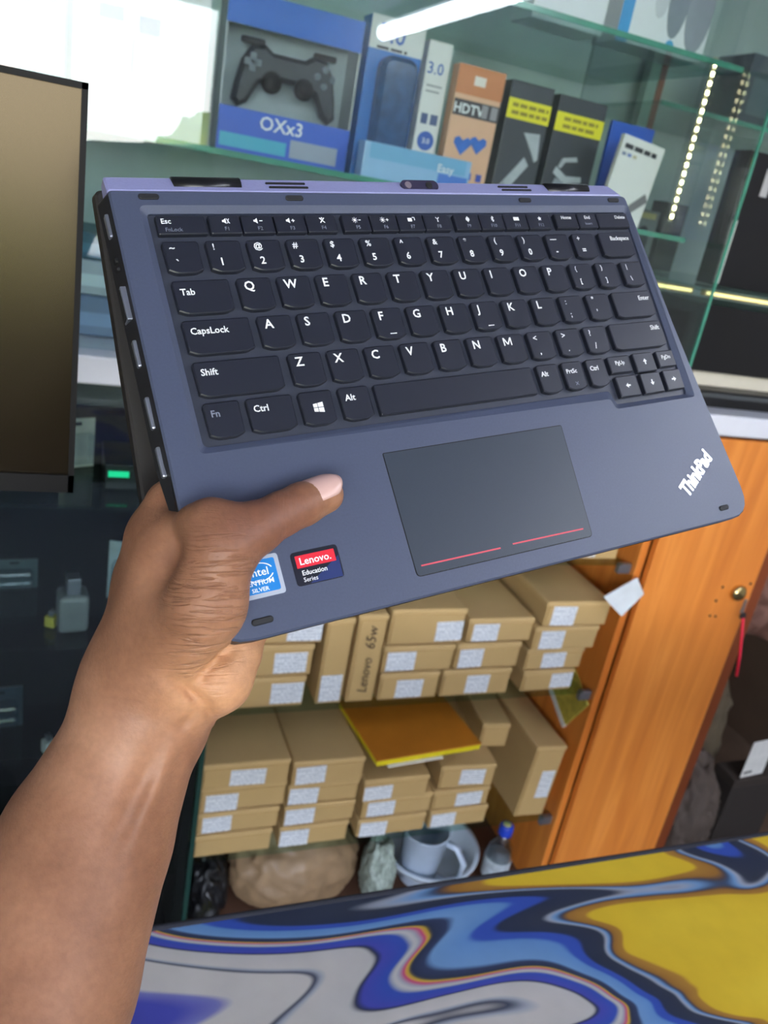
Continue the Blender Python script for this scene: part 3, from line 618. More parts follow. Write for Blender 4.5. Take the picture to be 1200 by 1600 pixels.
MB().prism(offset_poly(pl, .0025), [(0, None), (.004, None)]).build('printed_cloth', marble_mat(), dm)
eb = MB(); rg = [(p[0], p[1], .0036) for p in pl]; eb.tube(rg + [rg[0]], .0034, 8); eb.build('stitched_edge', mat('stitched_edge', (34, 36, 46), 0.9, bump=0.6, bscale=700), dm, True)

# ------------------------------------------------------------------ monitor on a pole, left
mo = thing('monitor', 'black computer monitor cut off by the left edge of the photo', 'monitor', (-0.24, 0.62, 0))
mw, mh = .50, .281
z0 = 1.349
MB().box((-.25, 0, z0), (.25, .018, z0 + mh)).build('housing', BLACKP, mo, bevel=.003)
bz = MB()
bz.box((-.25, -.006, z0), (.25, 0, z0 + .014)); bz.box((-.25, -.006, z0 + mh - .004), (.25, 0, z0 + mh)); bz.box((.246, -.006, z0), (.25, 0, z0 + mh)); bz.box((-.25, -.006, z0), (-.246, 0, z0 + mh))
bz.build('bezel', mat('bezel', (14, 13, 13), 0.6, spec=.25), mo)
MB().box((-.246, -.003, z0 + .014), (.246, -.001, z0 + mh - .004)).build('screen', mat('monitor_screen', (26, 21, 15), 0.22, spec=0.42, var=0.02), mo)
MATS['monitor_screen'].node_tree.nodes['Principled BSDF'].inputs['Specular Tint'].default_value = (1.0, .80, .52, 1)  # tan of warm surroundings mirrored in the screen, put into the tint
MB().box((-.06, .018, z0 + .06), (.06, .05, z0 + .18)).build('mount', BLACKP, mo, bevel=.003)
MB().tube([(0, .034, z0 + .12), (0, .034, ZT), (0, .034, 0.02)], .022, 16).build('pole', BLACKP, mo, True)
MB().lathe([(.16, 0), (.16, .012), (.03, .022)], 32, (0, .034, 0)).build('foot', BLACKP, mo)

# ------------------------------------------------------------------ back cabinet: white counter, lower part with glass shelves
XL, XR, XD = 0.262, 1.128, 1.455              # left side of box shelves, divider face, right edge of orange door
ledge = MB().box((-1.6, YF - .02, 1.268), (1.90, 1.98, 1.31)).build('countertop', WHITE, bevel=.004)
tag(ledge, 'white laminate countertop running between the glass showcase and the lower cabinet', 'countertop')
cb = thing('cabinet', 'orange wood lower cabinet with glass shelves full of brown boxes', 'cabinet', (0, 0, 0))
MB().box((XR, YF, .05), (XR + .018, 1.97, 1.268)).build('divider', WOOD, cb)
MB().box((XL - .018, YF + .02, .05), (XL, 1.97, 1.268)).build('side_panel', DARKIN, cb)
MB().box((XL, 1.94, .05), (XR, 1.97, 1.268)).build('back_panel', mat('back_board', (92, 60, 36), 0.7, var=0.15, scale=8), cb)
MB().box((XL - .018, YF, 0), (XR + .018, 1.97, .05)).build('plinth', mat('plinth', (96, 66, 50), 0.6), cb)
for z in (.655, .295, .975):
    MB().box((XL + .002, YF + .006, z - .008), (XR - .03, 1.75, z)).build('glass_shelf', SHELF, cb)
    for y in (YF + .01, 1.7): MB().box((XR - .032, y, z - .03), (XR - .001, y + .012, z - .008)).build('shelf_clip', STEEL, cb, bevel=.001)
MB().box((XL - .003, YF - .012, .05), (XL + .006, YF, 1.268)).build('front_post', mat('green_glass_edge', (30, 62, 54), 0.2), cb)
dr = MB().box((XR + .022, YF - .018, .06), (XD, YF, 1.262)).build('door', WOOD, cb, bevel=.002)
BRASS = mat('brass', (214, 190, 130), 0.18, metal=1.0)
lk = MB().lathe([(.017, 0), (.019, .004), (.019, .009), (.014, .014), (.005, .016)], 24).build('lock', BRASS, dr, True, loc=(1.409, YF - .018, .915), rot=(PI / 2, 0, 0))
for dx, dz in ((-.045, .012), (-.05, -.022), (.032, .02), (-.052, -.06), (-.035, -.062)):
    MB().lathe([(.0035, 0), (.0025, .0012)], 10).build('screw_hole', SLOT, dr, loc=(1.409 + dx, YF - .018, .915 + dz), rot=(PI / 2, 0, 0))
ky = thing('key', 'small key hanging from the door lock on a thin red cord', 'key', (1.422, YF - .038, .895))
MB().box((-.004, -.002, -.022), (.004, .001, .012)).build('key_blade', STEEL, ky, bevel=.0008)
MB().lathe([(.009, -.0012), (.009, .0012)], 18).build('key_bow', mat('key_bow', (40, 38, 40), 0.4), ky, loc=(.008, 0, -.03), rot=(PI / 2, 0, 0))
MB().tube([(.008, -.003, -.035), (.012, -.012, -.07), (.020, -.02, -.12), (.030, -.024, -.175)], .0032, 8).build('red_cord', mat('red_cord', (232, 38, 66), 0.6), ky, True)
# frame of the open bay right of the door
BAYM = mat('bay_interior', (92, 72, 56), 0.8, var=0.3, scale=5)
bay = thing('open_bay', 'dark open cabinet bay at the right edge holding crumpled bags', 'cabinet', (0, 0, 0))
MB().box((XD + .004, YF, .05), (XD + .05, 1.97, 1.268)).build('upright', mat('dark_wood', (128, 62, 30), 0.45, var=0.15, scale=20, stretch=(1, 1, .1)), bay)
MB().box((XD + .05, 1.94, .0), (2.3, 1.97, 1.268)).build('back_panel', BAYM, bay)
MB().box((XD + .05, YF, 0), (2.3, 1.94, .05)).build('bay_floor', BAYM, bay)
MB().box((2.26, YF, .05), (2.3, 1.94, 1.268)).build('side_panel', BAYM, bay)

def crumple(name, size, loc, m, seed, label, cat, amp=.25, rot=0):
    off = Vector((seed * 3.7, seed * 1.3, seed * 2.1)); bm = bmesh.new(); bmesh.ops.create_icosphere(bm, subdivisions=5, radius=.5)
    for v in bm.verts:
        n = v.co.normalized(); q = n + noise.noise_vector(n * 1.7 + off) * .35
        d = sum((1 - abs(noise.noise(q * f + off))) * w for f, w in ((1.6, .5), (3.4, .3), (7.0, .2)))   # ridged folds
        q = n * (.5 * (1 + amp * (d - .75) * 2.2)); q.z = max(q.z, -.33)
        v.co = Vector((q.x * size[0] * 1.1, q.y * size[1] * 1.1, (q.z + .33) / .83 * size[2]))
    me = bpy.data.meshes.new(name); bm.to_mesh(me); bm.free()
    return tag(link(name, me, m, smooth=True, loc=loc, rot=(0, 0, rot)), label, cat)
BAG = mat('bag_black', (84, 72, 64), 0.75, var=0.2, scale=20)
BAGG = mat('bag_olive', (98, 86, 66), 0.8, var=0.2, scale=15)
crumple('bag', (.26, .34, .56), (1.74, 1.63, .052), BAGG, 3, 'large crumpled dark olive bag inside the open bay', 'bag', .3)
crumple('bag', (.16, .16, .30), (1.62, 1.345, .052), BAG, 5, 'small crumpled black bag at the foot of the open bay', 'bag', .3)
crumple('bag', (.34, .34, .34), (1.76, 1.56, .67), mat('bag_brown', (126, 88, 74), 0.8, var=0.2, scale=15), 8, 'brown purple crumpled bag lying on top in the open bay', 'bag', .3)
dc = thing('carton', 'plain dark carton standing under the white card in the open bay', 'box', (1.855, 1.325, .051))
MB().box((-.09, 0, 0), (.09, .075, .195)).build('carton_body', mat('dark_carton', (48, 42, 38), .7), dc, bevel=.003); MB().box((-.092, -.002, .19), (.092, .077, .217)).build('carton_lid', mat('dark_carton_lid', (56, 48, 42), .7), dc, bevel=.003)
wc = thing('paper_card', 'white card with print leaning in the open bay at the right edge', 'card', (1.785, 1.33, .27), .1)
MB().box((0, 0, 0), (.09, .002, .12)).build('sheet', mat('paper', (226, 226, 220), 0.8), wc)
for i_ in range(3): MB().box((.008 + i_ * .011, -.0008, .012), (.016 + i_ * .011, -.0002, .020)).build('small_print', SLOT, wc)

# cardboard boxes ---------------------------------------------------
def cbox(x0, x1, z0, z1, label, lab=(.55, .98, .15, .9), depth=.30, y=None, rz=0, plain=False, yoff=0, group='brown boxes on the glass shelves', tilt=0):
    w, h = x1 - x0, z1 - z0; y = YF + .012 + yoff if y is None else y
    t = thing('cardboard_box', label, 'box', ((x0 + x1) / 2, y, z0), rz, group)
    if tilt: t.rotation_euler = (0, tilt, rz)
    g = .0008
    MB().box((-w / 2 + .002, .002, g), (w / 2 - .002, depth, h - .012)).build('tray', CARD, t, bevel=.0025)
    ld = MB(); a, b, c = w / 2, depth + .002, h - g; ld.box((-a, 0, h - .014), (a, b, c)); ld.build('lid', CARD2, t, bevel=.004)
    fl = MB(); fl.box((-a + .006, -.0008, .006), (a - .006, .003, h - .012)); fl.build('front_flap', CARD, t, bevel=.001)
    if not plain:
        lx0, lx1 = -w / 2 + lab[0] * w, -w / 2 + lab[1] * w
        MB().box((0, 0, 0), (lx1 - lx0, .0006, (lab[3] - lab[2]) * (h - .01))).build('paper_label', LABEL, t, loc=(lx0, -.0016, lab[2] * (h - .01) + .002), rot=(0, random.uniform(-.03, .03), 0))
    return t
U = 'on the upper glass shelf'; Lw = 'on the lower glass shelf'
cbox(.290, .452, .655, .724, 'brown box at the bottom of the stack beside the hand ' + U, (.58, .97, .12, .9))
cbox(.300, .458, .725, .794, 'brown box in the middle of the stack beside the hand ' + U, (.52, .92, .1, .85))
cbox(.312, .470, .796, .860, 'brown box on top of the stack beside the hand ' + U, (.55, .97, .1, .8))
cbox(.474, .531, .655, .848, 'narrow brown box standing upright with white label at its foot ' + U, (.12, .88, .03, .36), depth=.26)
sb = cbox(.536, .598, .655, .856, 'narrow brown box standing upright with handwriting up its front ' + U, plain=True, depth=.26)
INK = mat('marker_ink', (44, 32, 30), 0.6)
front_text(sb, 'Lenovo', .030, INK, .010, .024, y=-.0030, rot=-PI / 2, name='handwriting', bold=-.004, shear=.25, sx=.9)
front_text(sb, '65w', .030, INK, .010, .124, y=-.0030, rot=-PI / 2, name='handwriting', bold=-.004, shear=.25)
cbox(.604, .737, .655, .720, 'brown box at the bottom of the stack right of the handwriting box', (.28, .72, .08, .85))
cbox(.600, .757, .722, .783, 'brown box in the middle of the stack right of the handwriting box', (.06, .45, .05, .9))
cbox(.602, .765, .785, .866, 'tall brown box on top of the stack right of the handwriting box', (.62, .98, .08, .7))
cbox(.742, .905, .655, .720, 'brown box at the bottom of the third stack ' + U, (.35, .68, .1, .9))
cbox(.760, .912, .722, .783, 'brown box in the middle of the third stack ' + U, (.06, .42, .05, .9))
cbox(.774, .928, .785, .842, 'brown box on top of the third stack ' + U, (.08, .46, .05, .9))
cbox(.936, 1.066, .655, .709, 'lowest of four brown boxes beside the orange side panel ' + U, (.55, .97, .15, .98))
cbox(.930, 1.075, .711, .765, 'second lowest of four brown boxes beside the orange side panel ' + U, (.28, .68, .08, .92))
cbox(.928, 1.088, .767, .825, 'second highest of four brown boxes beside the orange side panel ' + U, (.1, .46, .05, .95), yoff=-.01)
cbox(.936, 1.096, .827, .887, 'highest of four brown boxes beside the orange side panel ' + U, (.1, .46, .05, .95), yoff=-.015)
cbox(.930, 1.085, .976, 1.03, 'brown box on the topmost shelf just under the laptop edge', (.3, .62, .1, .8), depth=.3)
cbox(.268, .432, .295, .352, 'unlabelled brown box at the bottom of the leftmost stack ' + Lw, plain=True)
cbox(.270, .440, .354, .409, 'second lowest brown box of the leftmost stack ' + Lw, (.08, .42, .1, .95))
cbox(.270, .447, .411, .474, 'second highest brown box of the leftmost stack ' + Lw, (.08, .44, .02, .8))
cbox(.268, .444, .476, .537, 'brown box on top of the leftmost stack ' + Lw, (.32, .72, .12, .85), yoff=-.01)
cbox(.446, .600, .295, .350, 'brown box at the bottom of the second stack ' + Lw, (.02, .42, .05, .98))
cbox(.450, .606, .352, .405, 'second lowest brown box of the second stack ' + Lw, (.02, .42, .05, .98))
cbox(.450, .606, .407, .460, 'second highest brown box of the second stack ' + Lw, (.02, .42, .05, .98))
cbox(.450, .606, .462, .524, 'brown box on top of the second stack ' + Lw, (.06, .46, .08, .9), yoff=-.008)
cbox(.620, .784, .295, .346, 'brown box at the bottom of the stack under the yellow notebook', (.04, .42, .05, .98))
cbox(.622, .788, .348, .402, 'brown box in the middle of the stack under the yellow notebook', (.08, .46, .08, .95))
cbox(.612, .764, .404, .462, 'brown box right under the yellow notebook ' + Lw, (.02, .44, .05, .8), yoff=-.01)
cbox(.792, .940, .295, .347, 'brown box at the bottom of the fourth stack ' + Lw, (.04, .44, .08, .95))
cbox(.790, .932, .349, .402, 'brown box in the middle of the fourth stack ' + Lw, (.4, .86, .1, .95))
cbox(.795, .930, .404, .468, 'brown box on top of the fourth stack ' + Lw, (.36, .8, .2, .95), rz=-.06)
cbox(.905, .975, .47, .535, 'unlabelled brown box slid behind the fourth stack ' + Lw, plain=True, yoff=.05, depth=.3, rz=-.12)
cbox(1.015, 1.098, .297, .500, 'tall brown box standing on edge beside the orange side panel ' + Lw, (.45, .88, .28, .68), depth=.32, yoff=.0, tilt=.06)

# yellow notebook
nb = thing('notebook', 'yellow notebook with orange brown cover lying across the boxes on the lower shelf', 'notebook', (.735, 1.285, .526), .10)
MB().box((-.125, -.05, -.003), (.125, .155, .010)).build('pages', mat('yellow_edge', (226, 206, 24), 0.6), nb, bevel=.001)
MB().box((-.127, -.051, .010), (.127, .157, .0125)).build('cover', mat('orange_cover', (196, 122, 36), 0.5, var=0.12, scale=14), nb, bevel=.0008)
MB().box((-.10, -.056, -.006), (.03, .10, -.003)).build('loose_sheet', mat('paper', (226, 226, 220), 0.8), nb)

# bits on the divider
tg = thing('paper_tag', 'white paper tag stuck to the orange side panel beside the top brown box', 'tag', (1.105, 1.232, .885))
MB().add([(-.05, -.001, .02), (.0, -.012, -.02), (.045, -.006, .03), (.02, -.001, .065), (-.05, .001, .021), (.0, -.010, -.019), (.045, -.004, .031), (.02, .001, .066)],
         [(0, 1, 2, 3), (7, 6, 5, 4), (0, 4, 5, 1), (1, 5, 6, 2), (2, 6, 7, 3), (3, 7, 4, 0)]).build('tag_sheet', mat('tag_paper', (206, 212, 214), 0.7), tg)
yt = thing('yellow_leaflet', 'yellow and white folded leaflet on the orange side panel under the upper shelf', 'leaflet', (1.122, 1.32, .60))
MB().box((-.003, -.05, -.06), (.003, .05, .045)).build('leaflet_sheet', mat('leaflet', (186, 172, 70), 0.6, var=0.3, scale=60), yt, rot=(.5, 0, 0))
MB().box((-.004, -.05, -.075), (.004, .05, -.06)).build('leaflet_border', mat('paper', (226, 226, 220), 0.8), yt, rot=(.5, 0, 0))

# below the lower shelf: mug in a basin, bottle, bags
POLY = mat('white_plastic', (206, 218, 228), 0.3, var=0.03)
bs = thing('basin', 'wide shallow white plastic basin on the cabinet floor behind the mug', 'basin', (.885, 1.385, .051))
MB().lathe([(.07, 0), (.085, .008), (.118, .068), (.128, .071), (.128, .076), (.114, .072), (.080, .012), (.0, .010)], 40).build('bowl', POLY, bs, True)
mg = thing('mug', 'tall white plastic mug with handle standing in the basin', 'mug', (.845, 1.345, .062))
MB().lathe([(.040, 0), (.044, .004), (.056, .150), (.059, .152), (.053, .152), (.041, .008), (0, .007)], 36).build('cup', mat('mug_plastic', (196, 210, 226), 0.25, var=0.03), mg, True)
MB().tube([(.036, -.034, .135), (.055, -.062, .14), (.072, -.080, .105), (.070, -.076, .06), (.052, -.056, .03), (.030, -.030, .03)], .0085, 10).build('handle', mat('mug_plastic', (196, 210, 226)), mg, True)
bt = thing('bottle', 'clear plastic bottle with blue cap beside the basin', 'bottle', (1.035, 1.30, .051))
MB().lathe([(.030, 0), (.033, .006), (.033, .10), (.028, .125), (.014, .15), (.013, .165)], 28).build('bottle_body', glass_mat('bottle_plastic', (.60, .64, .66), 3.0, .08), bt, True)
MB().lathe([(.0335, .035), (.0338, .04), (.0338, .088), (.0335, .092)], 28).build('bottle_sleeve', mat('bottle_sleeve', (176, 186, 190), .5, var=.3, scale=60), bt, True)
cp = MB().lathe([(.0165, .16), (.0175, .163), (.0175, .185), (.015, .189)], 24).build('bottle_cap', mat('cap_blue', (36, 66, 186), 0.35), bt, True)
MB().lathe([(.010, .1892), (.009, .1898)], 18).build('cap_print', mat('cap_print', (220, 220, 150), 0.5), cp)
PB = mat('clear_bag', (150, 122, 90), 0.6, var=0.2, scale=30, coat=.12)
crumple('plastic_bag', (.27, .18, .19), (.535, 1.385, .052), PB, 11, 'crumpled brown bag under the lowest shelf', 'bag', .16)
crumple('plastic_bag', (.09, .14, .15), (.325, 1.37, .052), mat('bag_black2', (24, 24, 26), 0.35), 13, 'crumpled black plastic bag under the leftmost lower stack', 'bag', .3)
crumple('plastic_bag', (.065, .10, .16), (.728, 1.33, .052), mat('bag_dotted', (150, 162, 150), 0.4, var=0.5, scale=70), 17, 'spotted grey green plastic bag between the brown bag and the basin', 'bag', .3)
sn = crumple('snack_packet', (.05, .04, .035), (.318, 1.278, .052), mat('snack_yellow', (200, 214, 30), 0.35, var=0.4, scale=50), 19, 'bright yellow green snack packet at the left foot of the cabinet', 'packet', .2)

# left dark glass fronted compartment with small goods --------------------------
lc = thing('dark_showcase', 'dark glass fronted lower showcase left of the brown boxes', 'showcase', (0, 0, 0))
MB().box((-1.6, 1.90, .0), (XL - .02, 1.97, 1.268)).build('back_panel', DARKIN, lc)
MB().box((-1.6, YF, 0), (XL - .02, 1.90, .06)).build('showcase_floor', DARKIN, lc)
MB().box((-1.6, YF + .02, 1.225), (XL - .02, YF + .04, 1.268)).build('top_rail', mat('grey_rail', (60, 64, 66), 0.4), lc)
MB().box((-1.6, YF - .006, .06), (XL - .004, YF, 1.268)).build('glass_pane', DARKPANE, lc)
for z in (1.06, .80, .52, .26): MB().box((-1.58, YF + .02, z - .006), (XL - .022, 1.86, z)).build('glass_shelf', SHELF, lc)
def small(name, label, cat, x, y, z, size, col, rz=0, rough=.35, kind='box'):
    t = thing(name, label, cat, (x, y, z), rz, 'small goods in the dark showcase'); w, d, h = size; m = mat('goods_%s_%d_%d_%d' % ((kind,) + col), col, rough, var=.12)
    if kind == 'blister':       # backing card with a clear raised bubble
        MB().box((-w / 2, d * .6, 0), (w / 2, d * .7, h)).build('backing_card', m, t, bevel=.001)
        MB().box((-w * .38, 0, h * .12), (w * .38, d * .6, h * .72)).build('bubble', CLEAR, t, bevel=min(w, d, h) * .12)
        MB().box((-w * .1, d * .58, h * .86), (w * .1, d * .59, h * .93)).build('hang_hole', SLOT, t)
    elif kind == 'plug':
        MB().box((-w / 2, 0, 0), (w / 2, d, h * .7)).build('body', m, t, bevel=min(w, h) * .15)
        MB().box((-w * .22, d * .2, h * .7), (w * .22, d * .8, h)).build('connector', STEEL, t, bevel=.001)
    else:
        MB().box((-w / 2, 0, 0), (w / 2, d, h * .82)).build('body', m, t, bevel=.002); MB().box((-w / 2 - .001, -.001, h * .8), (w / 2 + .001, d + .001, h)).build('lid', m, t, bevel=.002)
    return t
g = small('router', 'dark network box with a glowing green light in the dark showcase', 'router', .13, 1.34, 1.061, (.12, .12, .045), (26, 30, 30))
MB().box((-.055, -.004, .024), (-.022, -.002, .034)).build('status_light', mat('green_led', (20, 200, 140), 0.4, emit=(20, 210, 140), estr=.9), g)
small('paper_card', 'pale card standing behind the monitor edge in the dark showcase', 'card', .035, 1.42, 1.061, (.06, .03, .09), (176, 178, 166), .4, .7, 'blister')
small('adapter', 'grey adapter under the pale card in the dark showcase', 'adapter', .03, 1.31, .961 - .16, (.05, .05, .10), (110, 116, 116), .1, .4, 'plug')
small('blister_pack', 'silver grey blister pack beside the folded laptop lid', 'package', .125, 1.40, .801, (.09, .04, .12), (150, 164, 168), -.3, .3, 'blister')
small('memory_stick', 'small white stick at the lower edge of the blister pack', 'memory stick', .10, 1.30, .801, (.02, .02, .035), (190, 196, 190), .6, .4, 'plug')
small('memory_stick', 'small yellow stick in the dark showcase below the monitor', 'memory stick', -.01, 1.33, .801, (.018, .02, .03), (180, 170, 60), -.5, .4, 'plug')
small('memory_stick', 'small white stick left of the forearm below the yellow one', 'memory stick', .0, 1.34, .70 - .18, (.02, .02, .04), (190, 194, 190), .5, .4, 'plug')
small('blister_pack', 'dark teal package under the monitor corner in the dark showcase', 'package', -.07, 1.45, .801, (.08, .04, .06), (48, 66, 68), .1, .4, 'blister')
small('blister_pack', 'grey package beside the wrist in the dark showcase', 'package', .10, 1.45, .521, (.09, .05, .11), (66, 72, 76), .2, .4, 'blister')
small('adapter', 'small white adapter beside the wrist in the dark showcase', 'adapter', .055, 1.32, .521, (.025, .02, .03), (180, 190, 194), .3, .4, 'plug')
small('blister_pack', 'dark blue package at the left edge above the forearm', 'package', -.09, 1.40, .521, (.08, .05, .09), (34, 52, 64), .1, .4, 'blister')
small('adapter', 'pale teal adapter just above the forearm at the left edge', 'adapter', -.03, 1.33, .421 - .16, (.04, .03, .04), (120, 150, 156), .5, .4, 'plug')

# ------------------------------------------------------------------ upper glass showcase on the counter
sc = thing('glass_showcase', 'glass display showcase standing on the white countertop', 'showcase', (0, 0, 0))
GE = mat('green_glass_edge2', (74, 148, 124), 0.15, var=.15, scale=30)
MB().box((-1.55, YF + .02, 1.312), (1.120, YF + .026, 2.40)).build('glass_pane', PANE, sc)
MB().box((1.120, YF + .02, 1.312), (1.126, 1.90, 2.40)).build('glass_pane', PANE, sc)
MB().box((1.1205, YF + .018, 1.312), (1.1255, YF + .022, 2.40)).build('glass_edge', GE, sc)
MB().box((-1.55, 1.90, 1.312), (1.126, 1.93, 2.40)).build('back_panel', mat('showcase_back', (186, 206, 202), 0.2, var=.22, scale=4), sc)
MB().box((-1.55, YF + .015, 2.40), (1.13, 1.93, 2.42)).build('top_panel', WHITE, sc)
for z, y0, x1 in ((1.615, 1.36, 1.10), (1.912, 1.36, 1.117)):
    s_ = MB().box((-1.54, y0, z - .008), (x1, 1.86, z)).build('glass_shelf', SHELF, sc)
    MB().box((-1.54, y0 - .001, z - .0085), (x1, y0 + .0012, z + .0005)).build('shelf_edge', GE, s_)
MB().box((1.035, YF + .05, 1.312), (1.041, YF + .11, 2.4)).build('support_fin', PANE, sc)
led = thing('led_strip', 'vertical strip of warm tiny lights on the showcase post at the right', 'light strip', (1.085, 1.40, 1.64))
MB().box((-.004, 0, 0), (.004, .004, .285)).build('strip_tape', mat('strip_tape', (170, 160, 130), 0.4), led)
for i in range(18): MB().box((-.0025, -.002, .006 + i * .0155), (.0025, 0, .013 + i * .0155)).build('diode', mat('diode', (255, 240, 190), 0.3, emit=(255, 238, 190), estr=14), led)
for x0, x1, nm in ((.93, 1.112, 'short warm light channel under the showcase shelf left of the corner glass'), (1.14, 1.60, 'long warm light channel right of the corner glass')):
    l2 = thing('light_channel', nm, 'light strip', (x0, YF + .06, 1.520))
    MB().box((0, 0, 0), (x1 - x0, .012, .012)).build('channel', mat('channel', (150, 140, 100), 0.3, metal=.6), l2)
    MB().box((.004, -.001, .003), (x1 - x0 - .004, 0, .009)).build('diffuser', mat('channel_glow', (255, 240, 170), 0.3, emit=(255, 232, 150), estr=1.0), l2)

def pbox(name, label, cat, x0, x1, z0, z1, y, d, col, rz=0, rough=.4, z_rest=None):
    t = thing(name, label, cat, ((x0 + x1) / 2, y, z0), rz)
    w = x1 - x0; h = z1 - z0
    MB().box((-w / 2, 0, 0), (w / 2, d, h)).build('carton', mat('carton_%d_%d_%d' % col, col, rough, var=.03), t, bevel=.0015)
    t['w'] = w; t['h'] = h; return t
def panel(t, x0, x1, z0, z1, col, name='printed_panel', rough=.4, y=0.0, th=None):
    w, h = t['w'], t['h']; t['k'] = t.get('k', 0) + 1; th = .0004 + .0003 * t['k'] if th is None else th
    return MB().box((-w / 2 + x0 * w, -y - th, z0 * h), (-w / 2 + x1 * w, -y, z1 * h)).build(name, mat('print_%d_%d_%d' % col, col, rough, var=.03), t)
ZS = 1.616
def print_rows(t, x0, x1, z, h, m, rows=1, pitch=.01, seed=1, y=.0022):
    """rows of tiny print too small to read: short bars like words"""
    rnd = random.Random(seed)
    for r in range(rows):
        mb = MB(); x = x0
        while x < x1 - .004:
            w = min(rnd.uniform(.008, .022), x1 - x); mb.box((x, -y, z - r * pitch), (x + w, -y + .0004, z - r * pitch + h)); x += w + .0035
        mb.build('small_print', m, t)
WT = mat('print_white', (236, 238, 240), .5, var=.01); DK = mat('print_dark', (40, 42, 52), .5); BLU = mat('print_blue', (40, 90, 180), .5)
t = pbox('product_box', 'big white product box with small blue patches, washed out by glare at the upper left', 'box', -.001, .200, ZS, 1.86, 1.50, .12, (226, 228, 230))
panel(t, .18, .36, .62, .70, (96, 120, 168)); panel(t, .47, .63, .58, .68, (70, 90, 150)); panel(t, .42, .45, .34, .54, (120, 124, 130)); panel(t, .70, .84, .36, .48, (190, 180, 120))  # small blue, grey and yellow patches on the white front
t = pbox('product_box', 'teal and white product box above the monitor at the left edge', 'box', -.125, -.010, ZS, 1.83, 1.48, .10, (150, 186, 190)); panel(t, .0, .45, .0, 1, (232, 230, 226)); panel(t, .1, .4, .1, .3, (206, 150, 140))
# gamepad in its window box
t = thing('gamepad_box', 'blue window box with a black gamepad inside', 'box', (.338, 1.50, ZS)); t['w'] = .226; t['h'] = .235; w, h = .226, .235
bb = MB(); bb.box((-w / 2, .07, 0), (w / 2, .074, h)); bb.box((-w / 2, 0, 0), (-w / 2 + .003, .074, h)); bb.box((w / 2 - .003, 0, 0), (w / 2, .074, h)); bb.box((-w / 2, 0, 0), (w / 2, .074, .003)); bb.box((-w / 2, 0, h - .003), (w / 2, .074, h))
bb.build('carton', mat('gamepad_carton', (178, 186, 190), .5, var=.06), t)
panel(t, 0, 1, .80, 1, (28, 100, 196), 'header_panel'); panel(t, 0, 1, 0, .29, (34, 88, 196), 'footer_panel'); panel(t, .02, .52, .03, .12, (60, 170, 200)); panel(t, .55, .92, .03, .15, (150, 160, 178))
front_text(t, 'OXx3', .030, WT, -.045, .042, y=-.0030)
MB().box((-w / 2 + .003, .0005, .29 * h), (w / 2 - .003, .0012, .80 * h)).build('window_film', glass_mat('window_film', (.95, .97, .98), .5), t)
gp = thing('gamepad', 'black twin stick gamepad behind the window of the blue box', 'gamepad', (.338, 1.535, ZS + .128))
gm = bpy.data.meshes.new('shell'); bm = bmesh.new()
outl = [(-.085, .018), (-.07, .042), (-.045, .046), (-.03, .036), (.03, .036), (.045, .046), (.07, .042), (.085, .018), (.094, -.02), (.098, -.05), (.086, -.062), (.070, -.052), (.052, -.018), (.03, -.008), (-.03, -.008), (-.052, -.018), (-.070, -.052), (-.086, -.062), (-.098, -.05), (-.094, -.02)]
GPM = mat('gamepad_black', (34, 38, 44), .35)
oo = [(x * .92, z * .92) for x, z in reversed(outl)]
mbx = MB(); mbx.prism(oo, [(-.016, offset_poly(oo, .006)), (-.008, None), (.006, None), (.014, offset_poly(oo, .007))])
mbx.build('shell', GPM, gp, rot=(PI / 2, 0, 0))
GR = mat('gamepad_grey', (120, 128, 134), .35)
for x in (-.028, .028):
    sk = MB().lathe([(.017, 0), (.017, .006), (.008, .008), (.008, .014), (.013, .018), (.012, .022)], 22).build('thumb_stick', BLACKP, gp, True, loc=(x, -.012, -.012), rot=(PI / 2, 0, 0))
for x, z in ((.062, .026), (.062, .0), (.075, .013), (.049, .013)): MB().lathe([(.0058, 0), (.0058, .004), (.004, .0055)], 14).build('face_button', GR, gp, True, loc=(x, -.012, z), rot=(PI / 2, 0, 0))
MB().box((-.076, -.018, .008), (-.048, -.012, .018)).build('direction_pad', GR, gp, bevel=.001); MB().box((-.067, -.018, -.001), (-.057, -.012, .027)).build('direction_pad', GR, gp, bevel=.001)
for s in (-1, 1): MB().box((s * .062 - .02, -.004, .040), (s * .062 + .02, .008, .050)).build('shoulder_button', BLACKP, gp, bevel=.003)
# 3.0 cable boxes
t = pbox('product_box', 'blue package with white header reading 3.0 and a dark cable blister', 'box', .462, .560, ZS, 1.868, 1.50, .05, (24, 108, 190))
panel(t, 0, 1, .80, 1, (214, 216, 214)); front_text(t, '3.0', .04, BLU, -.035, .214, y=-.0030); print_rows(t, -.035, .02, .203, .004, DK, seed=2)
MB().prism(rrect(-.028, .012, .040, .195, .02), [(0, None), (.02, None), (.028, offset_poly(rrect(-.028, .012, .040, .195, .02), .008))]).build('cable_blister', mat('blister_blue', (40, 78, 120), .15, var=.3, scale=60), t, rot=(PI / 2, 0, 0))
t = pbox('product_box', 'slim white box reading 3.0 with a round blue badge', 'box', .570, .615, ZS, 1.852, 1.50, .05, (222, 222, 220))
front_text(t, '3.0', .026, BLU, -.02, .185, y=-.0008); 
for i, (z, wd) in enumerate(((.165, .034), (.156, .03), (.110, .012))): panel(t, .15, .15 + wd / .052, z / .236, (z + .003) / .236, (150, 152, 158))
panel(t, .15, .42, .105 / .236, .122 / .236, (64, 84, 130)); panel(t, .55, .85, .105 / .236, .122 / .236, (64, 84, 130))
